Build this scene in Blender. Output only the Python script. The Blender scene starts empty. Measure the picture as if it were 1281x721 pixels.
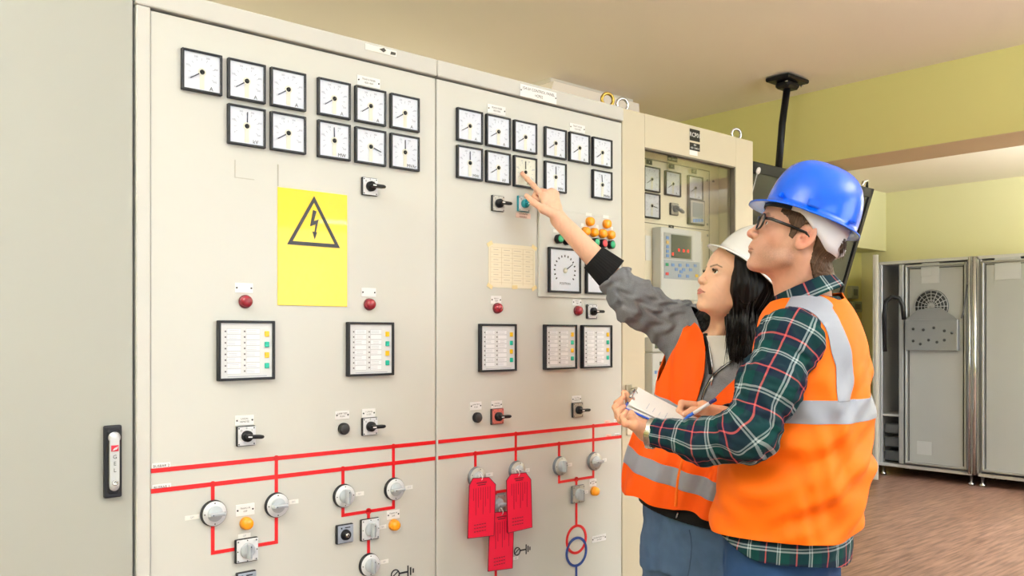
import bpy, bmesh, math, random
import numpy as np
from mathutils import Vector, Matrix
random.seed(4)
SC = bpy.context.scene
COL = SC.collection
PI = math.pi
# ---------------------------------------------------------------- camera frame
FPX = 1095.0; CX = 640.5; HY = 418.0; EYE = 1.45; D0 = 2.02
FV = np.array([0.662, 0.7495, 0.0]); FV /= np.linalg.norm(FV)
RV = np.array([FV[1], -FV[0], 0.0])
CAM = np.array([0.0, -D0, EYE])
def W(px, py, f):                      # a point of the room at depth f
    t = (px - CX) / FPX
    return CAM + FV * f + RV * (t * f) + np.array([0, 0, (HY - py) / FPX * f])
def PP(px, py, Y=0.0):                 # the point of the plane y = Y
    t = (px - CX) / FPX
    f = (D0 + Y) / (FV[1] + RV[1] * t)
    return W(px, py, f)
def WX(px, py, X):                     # the point of the plane x = X
    t = (px - CX) / FPX
    f = X / (FV[0] + RV[0] * t)
    return W(px, py, f)
# ---------------------------------------------------------------- materials
MATS = {}
def srgb(c):
    if isinstance(c, str):
        c = [int(c[i:i + 2], 16) / 255 for i in (0, 2, 4)]
    return [(v / 12.92 if v <= 0.04045 else ((v + 0.055) / 1.055) ** 2.4) for v in c] + [1.0]
def mat(name, col, rough=0.5, metal=0.0, spec=0.5, emit=None, es=0.0, noise=0.0, nscale=8.0,
        bump=0.0, bscale=200.0, coat=0.0, sss=0.0, sheen=0.0):
    if name in MATS: return MATS[name]
    m = bpy.data.materials.new(name); m.use_nodes = True
    nt = m.node_tree; b = nt.nodes['Principled BSDF']
    c = srgb(col)
    b.inputs['Base Color'].default_value = c
    b.inputs['Roughness'].default_value = rough
    b.inputs['Metallic'].default_value = metal
    b.inputs['Specular IOR Level'].default_value = spec
    b.inputs['Coat Weight'].default_value = coat
    if sheen: b.inputs['Sheen Weight'].default_value = sheen
    if sss:
        b.inputs['Subsurface Weight'].default_value = sss
        b.inputs['Subsurface Scale'].default_value = 0.01
        b.inputs['Subsurface Radius'].default_value = (1.0, 0.35, 0.2)
    if emit:
        b.inputs['Emission Color'].default_value = srgb(emit)
        b.inputs['Emission Strength'].default_value = es
    tc = None
    if noise or bump:
        tc = nt.nodes.new('ShaderNodeTexCoord')
    if noise:
        n = nt.nodes.new('ShaderNodeTexNoise'); n.inputs['Scale'].default_value = nscale
        n.inputs['Detail'].default_value = 5
        nt.links.new(tc.outputs['Object'], n.inputs['Vector'])
        mr = nt.nodes.new('ShaderNodeMapRange')
        mr.inputs[3].default_value = 1 - noise; mr.inputs[4].default_value = 1 + noise
        nt.links.new(n.outputs['Fac'], mr.inputs[0])
        mx = nt.nodes.new('ShaderNodeVectorMath'); mx.operation = 'SCALE'
        mx.inputs[0].default_value = c[:3]
        nt.links.new(mr.outputs[0], mx.inputs['Scale'])
        nt.links.new(mx.outputs[0], b.inputs['Base Color'])
    if bump:
        n = nt.nodes.new('ShaderNodeTexNoise'); n.inputs['Scale'].default_value = bscale
        nt.links.new(tc.outputs['Object'], n.inputs['Vector'])
        bp = nt.nodes.new('ShaderNodeBump'); bp.inputs['Strength'].default_value = bump
        bp.inputs['Distance'].default_value = 0.002
        nt.links.new(n.outputs['Fac'], bp.inputs['Height'])
        nt.links.new(bp.outputs[0], b.inputs['Normal'])
    MATS[name] = m
    return m
def glass_mat(name, tint, gloss=0.08, rough=0.03):
    m = bpy.data.materials.new(name); m.use_nodes = True
    nt = m.node_tree; nt.nodes.remove(nt.nodes['Principled BSDF'])
    o = nt.nodes['Material Output']
    t = nt.nodes.new('ShaderNodeBsdfTransparent'); t.inputs[0].default_value = srgb(tint)
    g = nt.nodes.new('ShaderNodeBsdfGlossy'); g.inputs['Roughness'].default_value = rough
    g.inputs['Color'].default_value = (0.9, 0.92, 0.95, 1)
    lw = nt.nodes.new('ShaderNodeLayerWeight'); lw.inputs['Blend'].default_value = 0.2
    ma = nt.nodes.new('ShaderNodeMath'); ma.operation = 'MULTIPLY'; ma.inputs[1].default_value = gloss * 4
    mx = nt.nodes.new('ShaderNodeMixShader')
    nt.links.new(lw.outputs['Fresnel'], ma.inputs[0]); nt.links.new(ma.outputs[0], mx.inputs[0])
    nt.links.new(t.outputs[0], mx.inputs[1]); nt.links.new(g.outputs[0], mx.inputs[2])
    nt.links.new(mx.outputs[0], o.inputs['Surface'])
    MATS[name] = m
    return m
CAB   = mat('painted steel', 'cccbc7', 0.42, noise=0.015, nscale=3, bump=0.04, bscale=500)
CABD  = mat('painted steel door', 'cfcfca', 0.40, noise=0.015, nscale=2.5, bump=0.04, bscale=500)
CABR  = mat('cream painted steel', 'cbc2ac', 0.42, noise=0.015, nscale=3, bump=0.04, bscale=500)
CABG  = mat('grey green painted steel', 'a5a69f', 0.45, noise=0.02, nscale=2, bump=0.04, bscale=500)
CABI  = mat('inner panel steel', 'f3ead4', 0.5)
GAP   = mat('gap shade and seal', '14130f', 0.9)
BLACK = mat('black plastic', '101116', 0.4, spec=.3)
BEZEL = mat('meter frame black', '0e111c', 0.45)
WHITE = mat('white dial', 'f2f4fa', 0.5)
CREAM = mat('cream dial', 'f3efdc', 0.5)
INK   = mat('grey print', '9a9dab', 0.6)
DINK  = mat('dark print', '22232c', 0.6)
NEED  = mat('needle navy', '1b2340', 0.4)
NPL   = mat('white nameplate', 'f0f0f2', 0.35)
PINKL = mat('pink paper label', 'efcfc6', 0.5)
REDL  = mat('red enamel line', 'd8121c', 0.35)
BLUEL = mat('blue enamel line', '16408f', 0.35)
ORL   = mat('orange lamp lens', 'f59a10', 0.2, emit='f59a10', es=0.18, coat=0.4)
REDB  = mat('dark red lens', '8e1a2c', 0.25, coat=0.3)
GRNB  = mat('green button', '18a070', 0.3)
RDB   = mat('red button', 'd8404a', 0.3)
YELB  = mat('yellow key', 'f3c21b', 0.35)
TEALB = mat('teal key', '12b098', 0.35)
TEAL  = mat('teal plastic', '128a9c', 0.35)
PLW   = mat('switch plate white', 'e6e8ee', 0.35)
PLG   = mat('switch plate grey', 'b9b6b0', 0.35, metal=0.3)
PLR   = mat('switch plate salmon', 'd9766c', 0.4)
KNG   = mat('grey knob', 'b7bec6', 0.35)
KNGD  = mat('grey knob dark', '6b6f78', 0.4)
DISCW = mat('disc white', 'dfe2e8', 0.3)
CHR   = mat('chrome', 'c8cacc', 0.18, metal=1)
BRASS = mat('yellow zinc', 'b59a4c', 0.28, metal=1)
YEL   = mat('warning yellow', 'ffd600', 0.3, coat=0.3)
TAGR  = mat('red tag card', 'ee1440', 0.45)
TAGK  = mat('tag print', '5e0a20', 0.5)
PAPER = mat('paper', 'f2f1ee', 0.7)
PAPERY= mat('yellowed paper', 'efe6cf', 0.7)
ALU   = mat('galvanised steel', 'a9abac', 0.35, metal=0.6, noise=0.06, nscale=4)
LGREY = mat('light grey steel', 'c8c8c8', 0.4, metal=0.25, noise=0.05, nscale=3)
RELAY = mat('relay case', 'dcdfe2', 0.4)
RELAYD= mat('relay keypad', 'aab6c6', 0.4)
LCD   = mat('lcd grey green', '56605c', 0.2)
LCDB  = mat('lcd bluish', '9fa9b0', 0.2)
LEDR  = mat('red led digits', 'ff2020', 0.3, emit='ff1820', es=1.5)
BLUEK = mat('blue key', '6f9be0', 0.4)
MGLASS = glass_mat('meter glass', 'fcfdff', 0.06)
DGLASS = glass_mat('door glass', 'fafaf8', 0.07)
# ---------------------------------------------------------------- mesh builder
class MB:
    def __init__(s): s.bm = bmesh.new()
    def _mi(s, geom, mi, smooth=False):
        for f in geom: f.material_index = mi; f.smooth = smooth
    def box(s, c, size, bev=0.0, mi=0, rot=None, seg=1):
        t = bmesh.new()
        bmesh.ops.create_cube(t, size=1.0)
        for v in t.verts: v.co = Vector((v.co.x * size[0], v.co.y * size[1], v.co.z * size[2]))
        if bev:
            bmesh.ops.bevel(t, geom=t.edges[:], offset=bev, segments=seg, affect='EDGES', profile=0.5)
        s._merge(t, c, rot, mi); return s
    def _merge(s, t, c, rot, mi, smooth=False):
        M = Matrix.Translation(Vector(c))
        if rot is not None: M = M @ rot.to_4x4()
        vm = {}
        for v in t.verts: vm[v] = s.bm.verts.new(M @ v.co)
        for f in t.faces:
            try:
                n = s.bm.faces.new([vm[v] for v in f.verts]); n.material_index = mi if mi is not None else f.material_index
                n.smooth = smooth
            except ValueError: pass
        t.free()
    def lathe(s, prof, c=(0, 0, 0), n=24, mi=0, rot=None, smooth=True):
        # profile (radius, height) revolved about local Z then rotated
        t = bmesh.new(); rings = []
        for r, z in prof:
            if r < 1e-6: rings.append([t.verts.new((0, 0, z))])
            else: rings.append([t.verts.new((r * math.cos(2 * PI * k / n), r * math.sin(2 * PI * k / n), z)) for k in range(n)])
        for a, b in zip(rings, rings[1:]):
            for k in range(n):
                k2 = (k + 1) % n
                if len(a) == 1 and len(b) == 1: continue
                if len(a) == 1: t.faces.new([a[0], b[k], b[k2]])
                elif len(b) == 1: t.faces.new([a[k], a[k2], b[0]])
                else: t.faces.new([a[k], a[k2], b[k2], b[k]])
        bmesh.ops.recalc_face_normals(t, faces=t.faces[:])
        s._merge(t, c, rot, mi, smooth); return s
    def prism(s, pts, y0, y1, mi=0, c=(0, 0, 0), rot=None):
        # polygon in XZ extruded along Y
        t = bmesh.new()
        a = [t.verts.new((p[0], y0, p[1])) for p in pts]; b = [t.verts.new((p[0], y1, p[1])) for p in pts]
        t.faces.new(a); t.faces.new(b[::-1]); n = len(pts)
        for k in range(n): t.faces.new([a[k], b[k], b[(k + 1) % n], a[(k + 1) % n]])
        bmesh.ops.recalc_face_normals(t, faces=t.faces[:])
        s._merge(t, c, rot, mi); return s
    def tube(s, pts, r, n=10, mi=0, closed=False):
        P = [Vector(p) for p in pts]; t = bmesh.new(); rings = []; N = len(P)
        up = None
        for i, p in enumerate(P):
            if closed: d = P[(i + 1) % N] - P[(i - 1) % N]
            else: d = P[min(i + 1, N - 1)] - P[max(i - 1, 0)]
            d.normalize()
            if up is None:
                up = Vector((0, 0, 1)) if abs(d.z) < 0.9 else Vector((1, 0, 0))
            a = d.cross(up).normalized(); b = a.cross(d).normalized(); up = b
            rr = r[i] if isinstance(r, (list, tuple)) else r
            rings.append([t.verts.new(p + a * rr * math.cos(2 * PI * k / n) + b * rr * math.sin(2 * PI * k / n)) for k in range(n)])
        pr = list(zip(rings, rings[1:])) + ([(rings[-1], rings[0])] if closed else [])
        for A, B in pr:
            for k in range(n): t.faces.new([A[k], A[(k + 1) % n], B[(k + 1) % n], B[k]])
        if not closed:
            t.faces.new(rings[0][::-1]); t.faces.new(rings[-1])
        bmesh.ops.recalc_face_normals(t, faces=t.faces[:])
        s._merge(t, (0, 0, 0), None, mi, True); return s
    def quadstrip(s, rows, mi=0, smooth=True):
        vr = [[s.bm.verts.new(p) for p in row] for row in rows]
        for a, b in zip(vr, vr[1:]):
            for k in range(len(a) - 1):
                f = s.bm.faces.new([a[k], a[k + 1], b[k + 1], b[k]]); f.material_index = mi; f.smooth = smooth
        return s
    def add_mesh(s, me, c=(0, 0, 0), rot=None, mi=0):
        t = bmesh.new(); t.from_mesh(me); s._merge(t, c, rot, mi); return s
    def build(s, name, mats, parent=None, loc=(0, 0, 0), rot=(0, 0, 0)):
        me = bpy.data.meshes.new(name); s.bm.normal_update(); s.bm.to_mesh(me); s.bm.free()
        for m in (mats if isinstance(mats, (list, tuple)) else [mats]): me.materials.append(m)
        o = bpy.data.objects.new(name, me); COL.objects.link(o)
        o.location = loc; o.rotation_euler = rot
        if parent: o.parent = parent
        return o
RY = Matrix.Rotation(PI / 2, 3, 'X')       # local +Z -> -Y (out of the panel)
def empty(name, loc, rot=(0, 0, 0)):
    o = bpy.data.objects.new(name, None); COL.objects.link(o); o.location = loc; o.rotation_euler = rot
    o.empty_display_size = 0.05
    return o
def tag(o, label, cat, group=None, kind=None):
    if label: o['label'] = label
    if cat: o['category'] = cat
    if group: o['group'] = group
    if kind: o['kind'] = kind
    return o
def copy_tree(o, parent=None):
    c = o.copy(); COL.objects.link(c); c.parent = parent
    for ch in o.children: copy_tree(ch, c)
    return c
_tm = {}
def text_mesh(s, size, align='CENTER'):
    k = (s, size, align)
    if k in _tm: return _tm[k]
    cu = bpy.data.curves.new('t', 'FONT'); cu.body = s; cu.size = size; cu.align_x = align; cu.align_y = 'CENTER'
    cu.extrude = 0.0; cu.resolution_u = 2
    o = bpy.data.objects.new('t', cu); COL.objects.link(o)
    dg = bpy.context.evaluated_depsgraph_get(); dg.update()
    me = bpy.data.meshes.new_from_object(o.evaluated_get(dg))
    bpy.data.objects.remove(o); bpy.data.curves.remove(cu)
    me.transform(Matrix.Rotation(PI / 2, 4, 'X'))
    _tm[k] = me
    return me
def ctext(m, s, size, x, y, z, mi):
    m.add_mesh(text_mesh(s, size), (x, y, z), None, mi)
# ================================================================ THE ROOM
ZC = EYE + 1.55; BX0 = 5.15; BX1 = 5.54; BZ = EYE + 1.09
WALLX = 9.45; WALLY = 2.75; WL = -3.2; WF = -6.0
M_wall = mat('yellow wall paint', 'dcd68e', 0.85, noise=0.02, nscale=2)
M_far = mat('yellow wall paint lit pale', 'e4e0b0', 0.85, noise=0.02, nscale=2)  # far wall's brighter light is put into this paler wall colour
M_ceil = mat('ceiling paint', 'f3ead8', 0.9, noise=0.02, nscale=1.5)
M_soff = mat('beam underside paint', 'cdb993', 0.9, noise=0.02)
def wood_floor():
    m = bpy.data.materials.new('brown wood laminate'); m.use_nodes = True
    nt = m.node_tree; b = nt.nodes['Principled BSDF']; L = nt.links.new
    tc = nt.nodes.new('ShaderNodeTexCoord')
    br = nt.nodes.new('ShaderNodeTexBrick'); br.inputs['Scale'].default_value = 1.0
    br.inputs['Brick Width'].default_value = 1.2; br.inputs['Row Height'].default_value = 0.19
    br.inputs['Mortar Size'].default_value = 0.0015; br.inputs['Color1'].default_value = srgb('94766a')
    br.inputs['Color2'].default_value = srgb('86685c'); br.inputs['Mortar'].default_value = srgb('6a4a3e')
    L(tc.outputs['Object'], br.inputs['Vector'])
    mp = nt.nodes.new('ShaderNodeMapping'); mp.inputs['Scale'].default_value = (1.2, 14, 1)
    L(tc.outputs['Object'], mp.inputs['Vector'])
    n = nt.nodes.new('ShaderNodeTexNoise'); n.inputs['Scale'].default_value = 3; n.inputs['Detail'].default_value = 8
    L(mp.outputs[0], n.inputs['Vector'])
    cr = nt.nodes.new('ShaderNodeValToRGB')
    cr.color_ramp.elements[0].color = (0.55, 0.5, 0.48, 1); cr.color_ramp.elements[0].position = 0.35
    cr.color_ramp.elements[1].color = (1.25, 1.2, 1.15, 1); cr.color_ramp.elements[1].position = 0.65
    L(n.outputs['Fac'], cr.inputs['Fac'])
    mx = nt.nodes.new('ShaderNodeMixRGB'); mx.blend_type = 'MULTIPLY'; mx.inputs[0].default_value = 1
    L(br.outputs['Color'], mx.inputs[1]); L(cr.outputs[0], mx.inputs[2]); L(mx.outputs[0], b.inputs['Base Color'])
    b.inputs['Roughness'].default_value = 0.38
    return m
def struct(name, m, mats):
    o = m.build(name, mats); o['kind'] = 'structure'; return o
T = 0.12
struct('floor', MB().box(((WL + WALLX) / 2, (WF + WALLY) / 2, -T / 2), (WALLX - WL + 2 * T, WALLY - WF + 2 * T, T)), wood_floor())
struct('ceiling', MB().box(((WL + WALLX) / 2, (WF + WALLY) / 2, ZC + T / 2), (WALLX - WL + 2 * T, WALLY - WF + 2 * T, T)), M_ceil)
struct('wall_back', MB().box(((WL + WALLX) / 2, WALLY + T / 2, ZC / 2), (WALLX - WL, T, ZC)), M_wall)
struct('wall_right', MB().box((WALLX + T / 2, (WF + WALLY) / 2, ZC / 2), (T, WALLY - WF + 2 * T, ZC)), M_far)
struct('wall_left', MB().box((WL - T / 2, (WF + WALLY) / 2, ZC / 2), (T, WALLY - WF + 2 * T, ZC)), M_wall)
# front wall (behind the camera) with two window openings
def wall_with_windows():
    m = MB(); wins = [(-2.2, 1.2), (2.4, 6.4)]; z0, z1 = 0.95, 2.55
    xs = [WL] + [v for w in wins for v in w] + [WALLX]
    for i in range(0, len(xs), 2):
        m.box(((xs[i] + xs[i + 1]) / 2, WF - T / 2, ZC / 2), (xs[i + 1] - xs[i], T, ZC))
    for a, b in wins:
        m.box(((a + b) / 2, WF - T / 2, z0 / 2), (b - a, T, z0))
        m.box(((a + b) / 2, WF - T / 2, (z1 + ZC) / 2), (b - a, T, ZC - z1))
    struct('wall_front', m, M_wall)
    fr = mat('window frame white', 'eeeeec', 0.4)
    for i, (a, b) in enumerate(wins):
        w = MB(); n = 3
        w.box(((a + b) / 2, WF - .05, z0 + .03), (b - a, .06, .06)); w.box(((a + b) / 2, WF - .05, z1 - .03), (b - a, .06, .06))
        for k in range(n + 1):
            x = a + .03 + (b - a - .06) * k / n
            w.box((x, WF - .05, (z0 + z1) / 2), (.06, .06, z1 - z0 - .12))
        o = struct('window_%d' % (i + 1), w, fr)
        g = MB().box(((a + b) / 2, WF - .05, (z0 + z1) / 2), (b - a - .1, .006, z1 - z0 - .1))
        g.build('pane', MGLASS, o)
wall_with_windows()
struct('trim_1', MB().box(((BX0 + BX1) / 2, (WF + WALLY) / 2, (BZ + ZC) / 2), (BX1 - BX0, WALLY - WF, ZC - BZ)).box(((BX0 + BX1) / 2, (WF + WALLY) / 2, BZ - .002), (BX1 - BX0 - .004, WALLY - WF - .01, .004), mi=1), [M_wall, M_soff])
# bulkhead along the back wall of the far room
bz = WX(1080, 296.5, 8.2)[2]
struct('trim_2', MB().box(((BX1 + WALLX) / 2, WALLY - .14, (ZC + 2.36) / 2), (WALLX - BX1, .28, ZC - 2.36)), M_far)
struct('baseboard_back', MB().box(((WL + WALLX) / 2, WALLY - .008, .05), (WALLX - WL, .016, .1), .003), mat('baseboard brown', '6a4a3c', 0.5))
struct('baseboard_right', MB().box((WALLX - .008, (WF + WALLY) / 2, .05), (.016, WALLY - WF - .04, .1), .003), MATS['baseboard brown'])

# ---------------------------------------------------------------- ceiling light box
lx0 = 3.64; lx1 = 4.46; ly = 1.754
t = tag(empty('ceiling_light', ((lx0 + lx1) / 2, ly + .16, ZC)), 'pale boxy ceiling light seen above the middle control cabinet', 'light')
MB().box((0, 0, -.015), (lx1 - lx0 - .06, .26, .03), .004).build('base', mat('lamp housing', 'e6dfd2', 0.5), t)
MB().prism([(-(lx1 - lx0) / 2 + .03, -.03), (-(lx1 - lx0) / 2, -.105), ((lx1 - lx0) / 2, -.105), ((lx1 - lx0) / 2 - .01, -.03)], -.16, .16).build('diffuser', mat('lamp diffuser faint glow', 'f3e9dc', 0.5, emit='fff0dc', es=0.12), t)  # unlit diffuser, brightened by a faint glow of its own

# ---------------------------------------------------------------- ceiling mount and tv
fl = W(985, 97, 5.29); fl[2] = ZC
tvt = W(972, 214, 5.27)
t = tag(empty('ceiling_mount', tuple(fl)), 'black ceiling pole mount holding the tilted television above the blue helmet', 'tv mount')
m = MB(); m.box((0, 0, -.02), (.23, .16, .025), .006); m.box((0, 0, -.05), (.13, .10, .045), .015)
m.build('ceiling_plate', BLACK, t)
dv = tvt - fl
MB().tube([(0, 0, -.05), (dv[0] * .5, dv[1] * .5, dv[2] * .5), (dv[0], dv[1], dv[2] - .1)], .021, 14).build('pole', BLACK, t)
m = MB(); m.box((dv[0], dv[1] + .05, dv[2] - .22), (.3, .05, .24), .008); m.build('bracket', BLACK, t)
for k in (-1, 1): MB().lathe([(.0, .0), (.008, .0), (.008, .008), (0, .008)], (k * .085, -.045, -.042), 10, rot=Matrix.Rotation(PI, 3, 'X')).build('bolt', CHR, t)
tr = np.array([5.65, .75, EYE + .965]); tw = 1.43; th = .82; ang = math.atan2(.191, .611)
t = tag(empty('television', (tr[0] - tw / 2, tr[1], tr[2]), (-ang * -1.0, 0, 0)), 'large black television tilted down, hanging behind the blue helmet', 'television')
m = MB(); m.box((0, .03, -th / 2), (tw, .05, th), .006); m.box((0, .075, -th / 2), (tw * .6, .05, th * .6), .02)
m.build('case', BLACK, t)
m = MB()
for sx in (-1, 1): m.box((sx * (tw / 2 - .02), -.001, -th / 2), (.04, .018, th), .004)
m.box((0, -.001, -.03), (tw, .018, .06), .004); m.box((0, -.001, -th + .03), (tw, .018, .06), .004)
m.build('bezel', mat('tv bezel', '08080a', 0.5, spec=.25), t)
MB().box((0, .002, -th / 2), (tw - .07, .006, th - .1)).build('screen', mat('tv glass', '15181d', 0.22, spec=0.25), t)
MB().box((tw / 2 + .003, .02, -th / 2), (.006, .04, th - .01), .002).build('edge_strip', mat('light edge trim', 'd9d8d2', 0.3), t)
m = MB(); m.tube([(tw / 2 - .10, .03, -.03), (tw / 2 - .10, .03, .03), (tw / 2 - .05, .03, .045), (tw / 2 - .03, .03, 0)], .009); m.build('hook', CHR, t)
# white dot and thin grey line down the left bezel
p = np.array([-tw / 2, 0, 0])
MB().lathe([(0, 0), (.020, 0), (.020, .003), (0, .003)], (-tw / 2 + .075, -.012, -.045), 20, rot=RY).build('sticker', PAPER, t)
MB().tube([(-tw / 2 + .07, -.014, -.06), (-tw / 2 + .065, -.014, -th + .03)], .003, 6).build('bezel_line', mat('grey cord', 'b9bcc0', 0.4), t)

# ================================================================ CONTROL CABINETS
ZT = EYE + .784; ZD = EYE + .731; ZB = .10
XS = [PP(0, 418)[0] - .55, .6614, 1.494, 2.2935, 3.094]
DEP = .60
def plinth(m, x0, x1, mi=0): m.box(((x0 + x1) / 2, DEP / 2 + .01, .05), (x1 - x0 - .004, DEP - .06, .1), .003, mi)
def cab_body(x0, x1, name, label, matl, stile=0.0):
    t = tag(empty(name, ((x0 + x1) / 2, 0, 0)), label, 'cabinet')
    cx = (x0 + x1) / 2; hw = (x1 - x0) / 2
    m = MB()
    m.box((0, DEP / 2 + .03, (ZT + ZB) / 2), (2 * hw - .002, DEP - .06, ZT - ZB), .003)       # carcass
    m.build('body', matl, t)
    m = MB(); m.box((0, DEP / 2 + .01, .05), (2 * hw - .004, DEP - .06, .1), .003); m.build('plinth', mat('plinth black', '25252a', .6), t)
    return t, cx, hw
# plain cabinet
tA, cx, hw = cab_body(XS[0], XS[1], 'plain_cabinet', 'plain grey green steel cabinet with black latch, nearest and leftmost of the row', CABG)
cabA = tA
m = MB(); m.box((0, .014, (ZT + ZB) / 2), (2 * hw - .007, .03, ZT - ZB), .0035, seg=2)
dA = m.build('door', CABG, tA, (0, 0, 0))
hc = (PP(128.5, 577)[0] + PP(150, 577)[0]) / 2 - cx; hz = PP(139, 577)[2]
h = MB(); h.box((hc, -.008, hz), (.037, .014, .158), .004, seg=2); h.box((hc, -.013, hz), (.026, .012, .14), .004, mi=0)
h.lathe([(.0, .0), (.0125, .0), (.0125, .004), (0, .004)], (hc, -.0185, hz + .053), 20, 1, RY)
h.box((hc, -.0205, hz), (.0205, .006, .106), .001, 1)
h.lathe([(.0, .0), (.010, .0), (.010, .004), (0, .004)], (hc, -.0185, hz - .053), 20, 1, RY)
h.lathe([(.0, .0), (.006, .0), (.006, .004), (.003, .004), (.003, .001), (0, .001)], (hc, -.0235, hz - .045), 16, 2, RY)
h.box((hc, -.0245, hz + .030), (.015, .002, .013), 0, 3)
h.prism([(-.006, -.005), (.004, -.002), (.0065, .004), (-.001, .001)], -.0265, -.0256, 1, (hc, 0, hz + .030))
for i, ch in enumerate('GEL'): ctext(h, ch, .012, hc, -.0247, hz + .011 - i * .0145, 4)
h.build('handle', [BEZEL, mat('latch silver', 'cfd3da', .3, metal=.4), CHR, mat('logo red', 'c8203a', .4), DINK], dA)

def red_line(m, pts, w=.0075, y=-.0012, mi=0):
    # mitred flat strip through points (x, z)
    P = [Vector((a, 0, b)) for a, b in pts]
    L, R = [], []
    for i, p in enumerate(P):
        d1 = (P[i] - P[i - 1]).normalized() if i else (P[1] - P[0]).normalized()
        d2 = (P[i + 1] - P[i]).normalized() if i < len(P) - 1 else d1
        n1 = Vector((-d1.z, 0, d1.x)); n2 = Vector((-d2.z, 0, d2.x)); n = (n1 + n2); n = n / (n.length_squared) * 2 * .5 * 2 / 2
        n = (n1 + n2).normalized() / max(.3, (n1 + n2).normalized().dot(n1))
        L.append(p + n * w / 2); R.append(p - n * w / 2)
    t = [(v.x, v.z) for v in L] + [(v.x, v.z) for v in R[::-1]]
    m.prism(t, y, 0.0005, mi)
ZB2 = EYE - .3095; ZB1 = EYE - .3555
def PX(px): return PP(px, 418)[0]
def PZ(px, py): return PP(px, py)[2]
def dot(m, x, z, r=.0075, mi=0): m.lathe([(0, .0016), (r, .0016), (r, 0)], (x, 0, z), 14, mi, RY, False)
def front_door(t, cx, x0, x1, m_):
    m = MB()
    m.box(((x0 + x1) / 2 - cx, .015, (ZD + ZB) / 2), (x1 - x0, .03, ZD - ZB), .0025, seg=2)
    return m.build('door', m_, t)
def cab_frame(t, cx, x0, x1, matl, stile):
    m = MB(); hw = (x1 - x0) / 2
    m.box((0, .012, (ZT + ZD + .005) / 2), (2 * hw - .0015, .040, ZT - ZD - .005), .004, seg=2)
    if stile: m.box((x0 + stile / 2 - cx + .0006, .012, (ZD + .004 + ZB) / 2), (stile - .003, .036, ZD + .004 - ZB), .002)
    m.build('frame', matl, t)
    g = MB(); g.box((0, .036, (ZT + ZB) / 2), (2 * hw - .006, .010, ZT - ZB - .02)); g.build('gasket', GAP, t)  # dark sheet behind the door, the shadow of the gaps as colour
# --- left control cabinet
tB, cx, hw = cab_body(XS[1], XS[2], 'control_cabinet', 'grey control cabinet with yellow high voltage warning sign on its door', CAB)
cabB = tB
cab_frame(tB, cx, XS[1], XS[2], CAB, .0335)
dB = front_door(tB, cx, .6960, 1.4925, CABD)
xe0, xe1 = .697 - cx, 1.4915 - cx
MB_ = MB(); red_line(MB_, [(xe0, ZB2), (xe1, ZB2)], .0105); MB_.build('busbar_line', REDL, dB)
MB_ = MB(); red_line(MB_, [(xe0, ZB1), (xe1, ZB1)], .0105); MB_.build('busbar_line', REDL, dB)
x1_, x2_ = PX(266) - cx, PX(345.5) - cx; zb = PZ(266, 692)
m = MB(); red_line(m, [(x1_, ZB1), (x1_, zb), (x2_, zb), (x2_, ZB2)], .0085, -.0016); dot(m, x1_, ZB1); dot(m, x2_, ZB2)
m.build('feeder_line', REDL, dB)
x3, x4 = PX(428.8) - cx, PX(492) - cx; zb2 = PZ(428.8, 645); xm = PX(460.8) - cx
m = MB(); red_line(m, [(x3, ZB1), (x3, zb2), (x4, zb2), (x4, ZB2)], .0085, -.0016); red_line(m, [(xm, zb2), (xm, zb2 - .24)], .0085, -.0018)
dot(m, x3, ZB1); dot(m, x4, ZB2); dot(m, xm, zb2, .009)
m.build('feeder_line', REDL, dB)
def earth_symbol(door, x, z, mi_=DINK, s=1.0):
    m = MB()
    ring = [(x + .013 * s * math.cos(a), -.002, z + .013 * s * math.sin(a)) for a in np.linspace(0, 2 * PI, 20, endpoint=False)]
    m.tube(ring, .0018 * s, 6, closed=True)
    red_line(m, [(x - .012 * s, z - .008 * s), (x + .012 * s, z + .008 * s)], .003 * s)
    red_line(m, [(x + .013 * s, z), (x + .043 * s, z)], .005 * s)
    for k, hh in enumerate((.034, .022, .012)): red_line(m, [(x + (.043 + .009 * k) * s, z - hh / 2 * s), (x + (.043 + .009 * k) * s, z + hh / 2 * s)], .004 * s)
    return m.build('earth_symbol', mi_, door)
p = PP(494, 719); earth_symbol(dB, p[0] - cx, p[2])
# faint square cover plate outline and scuffs
def outline(door, x0, z0, x1, z1, cxx):
    m = MB(); red_line(m, [(x0 - cxx, z1), (x0 - cxx, z0), (x1 - cxx, z0)], .002, -.0008); return m.build('scribed_outline', mat('scribed grey', 'b9b6ad', .6), door)
a = PP(294, 200); b = PP(318, 227); outline(dB, a[0], b[2] + .004, b[0], a[2], cx)
m = MB(); p = PP(479, 66)
m.box((p[0] - cx - .012, -.0088, p[2] + .002), (.10, .0012, .016), 0, 0)
m.prism([(-.018, 0), (-.003, .006), (.004, 0), (-.004, -.006)], -.0105, -.0092, 1, (p[0] - cx, 0, p[2] + .004))
m.prism([(.018, -.004), (.034, -.003), (.035, .004), (.020, .004)], -.0105, -.0092, 1, (p[0] - cx, 0, p[2] + .001))
m.build('worn_sticker', [mat('sticker residue', 'f0eeea', .5), mat('residue dark', '4a4844', .7)], tB)
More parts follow.
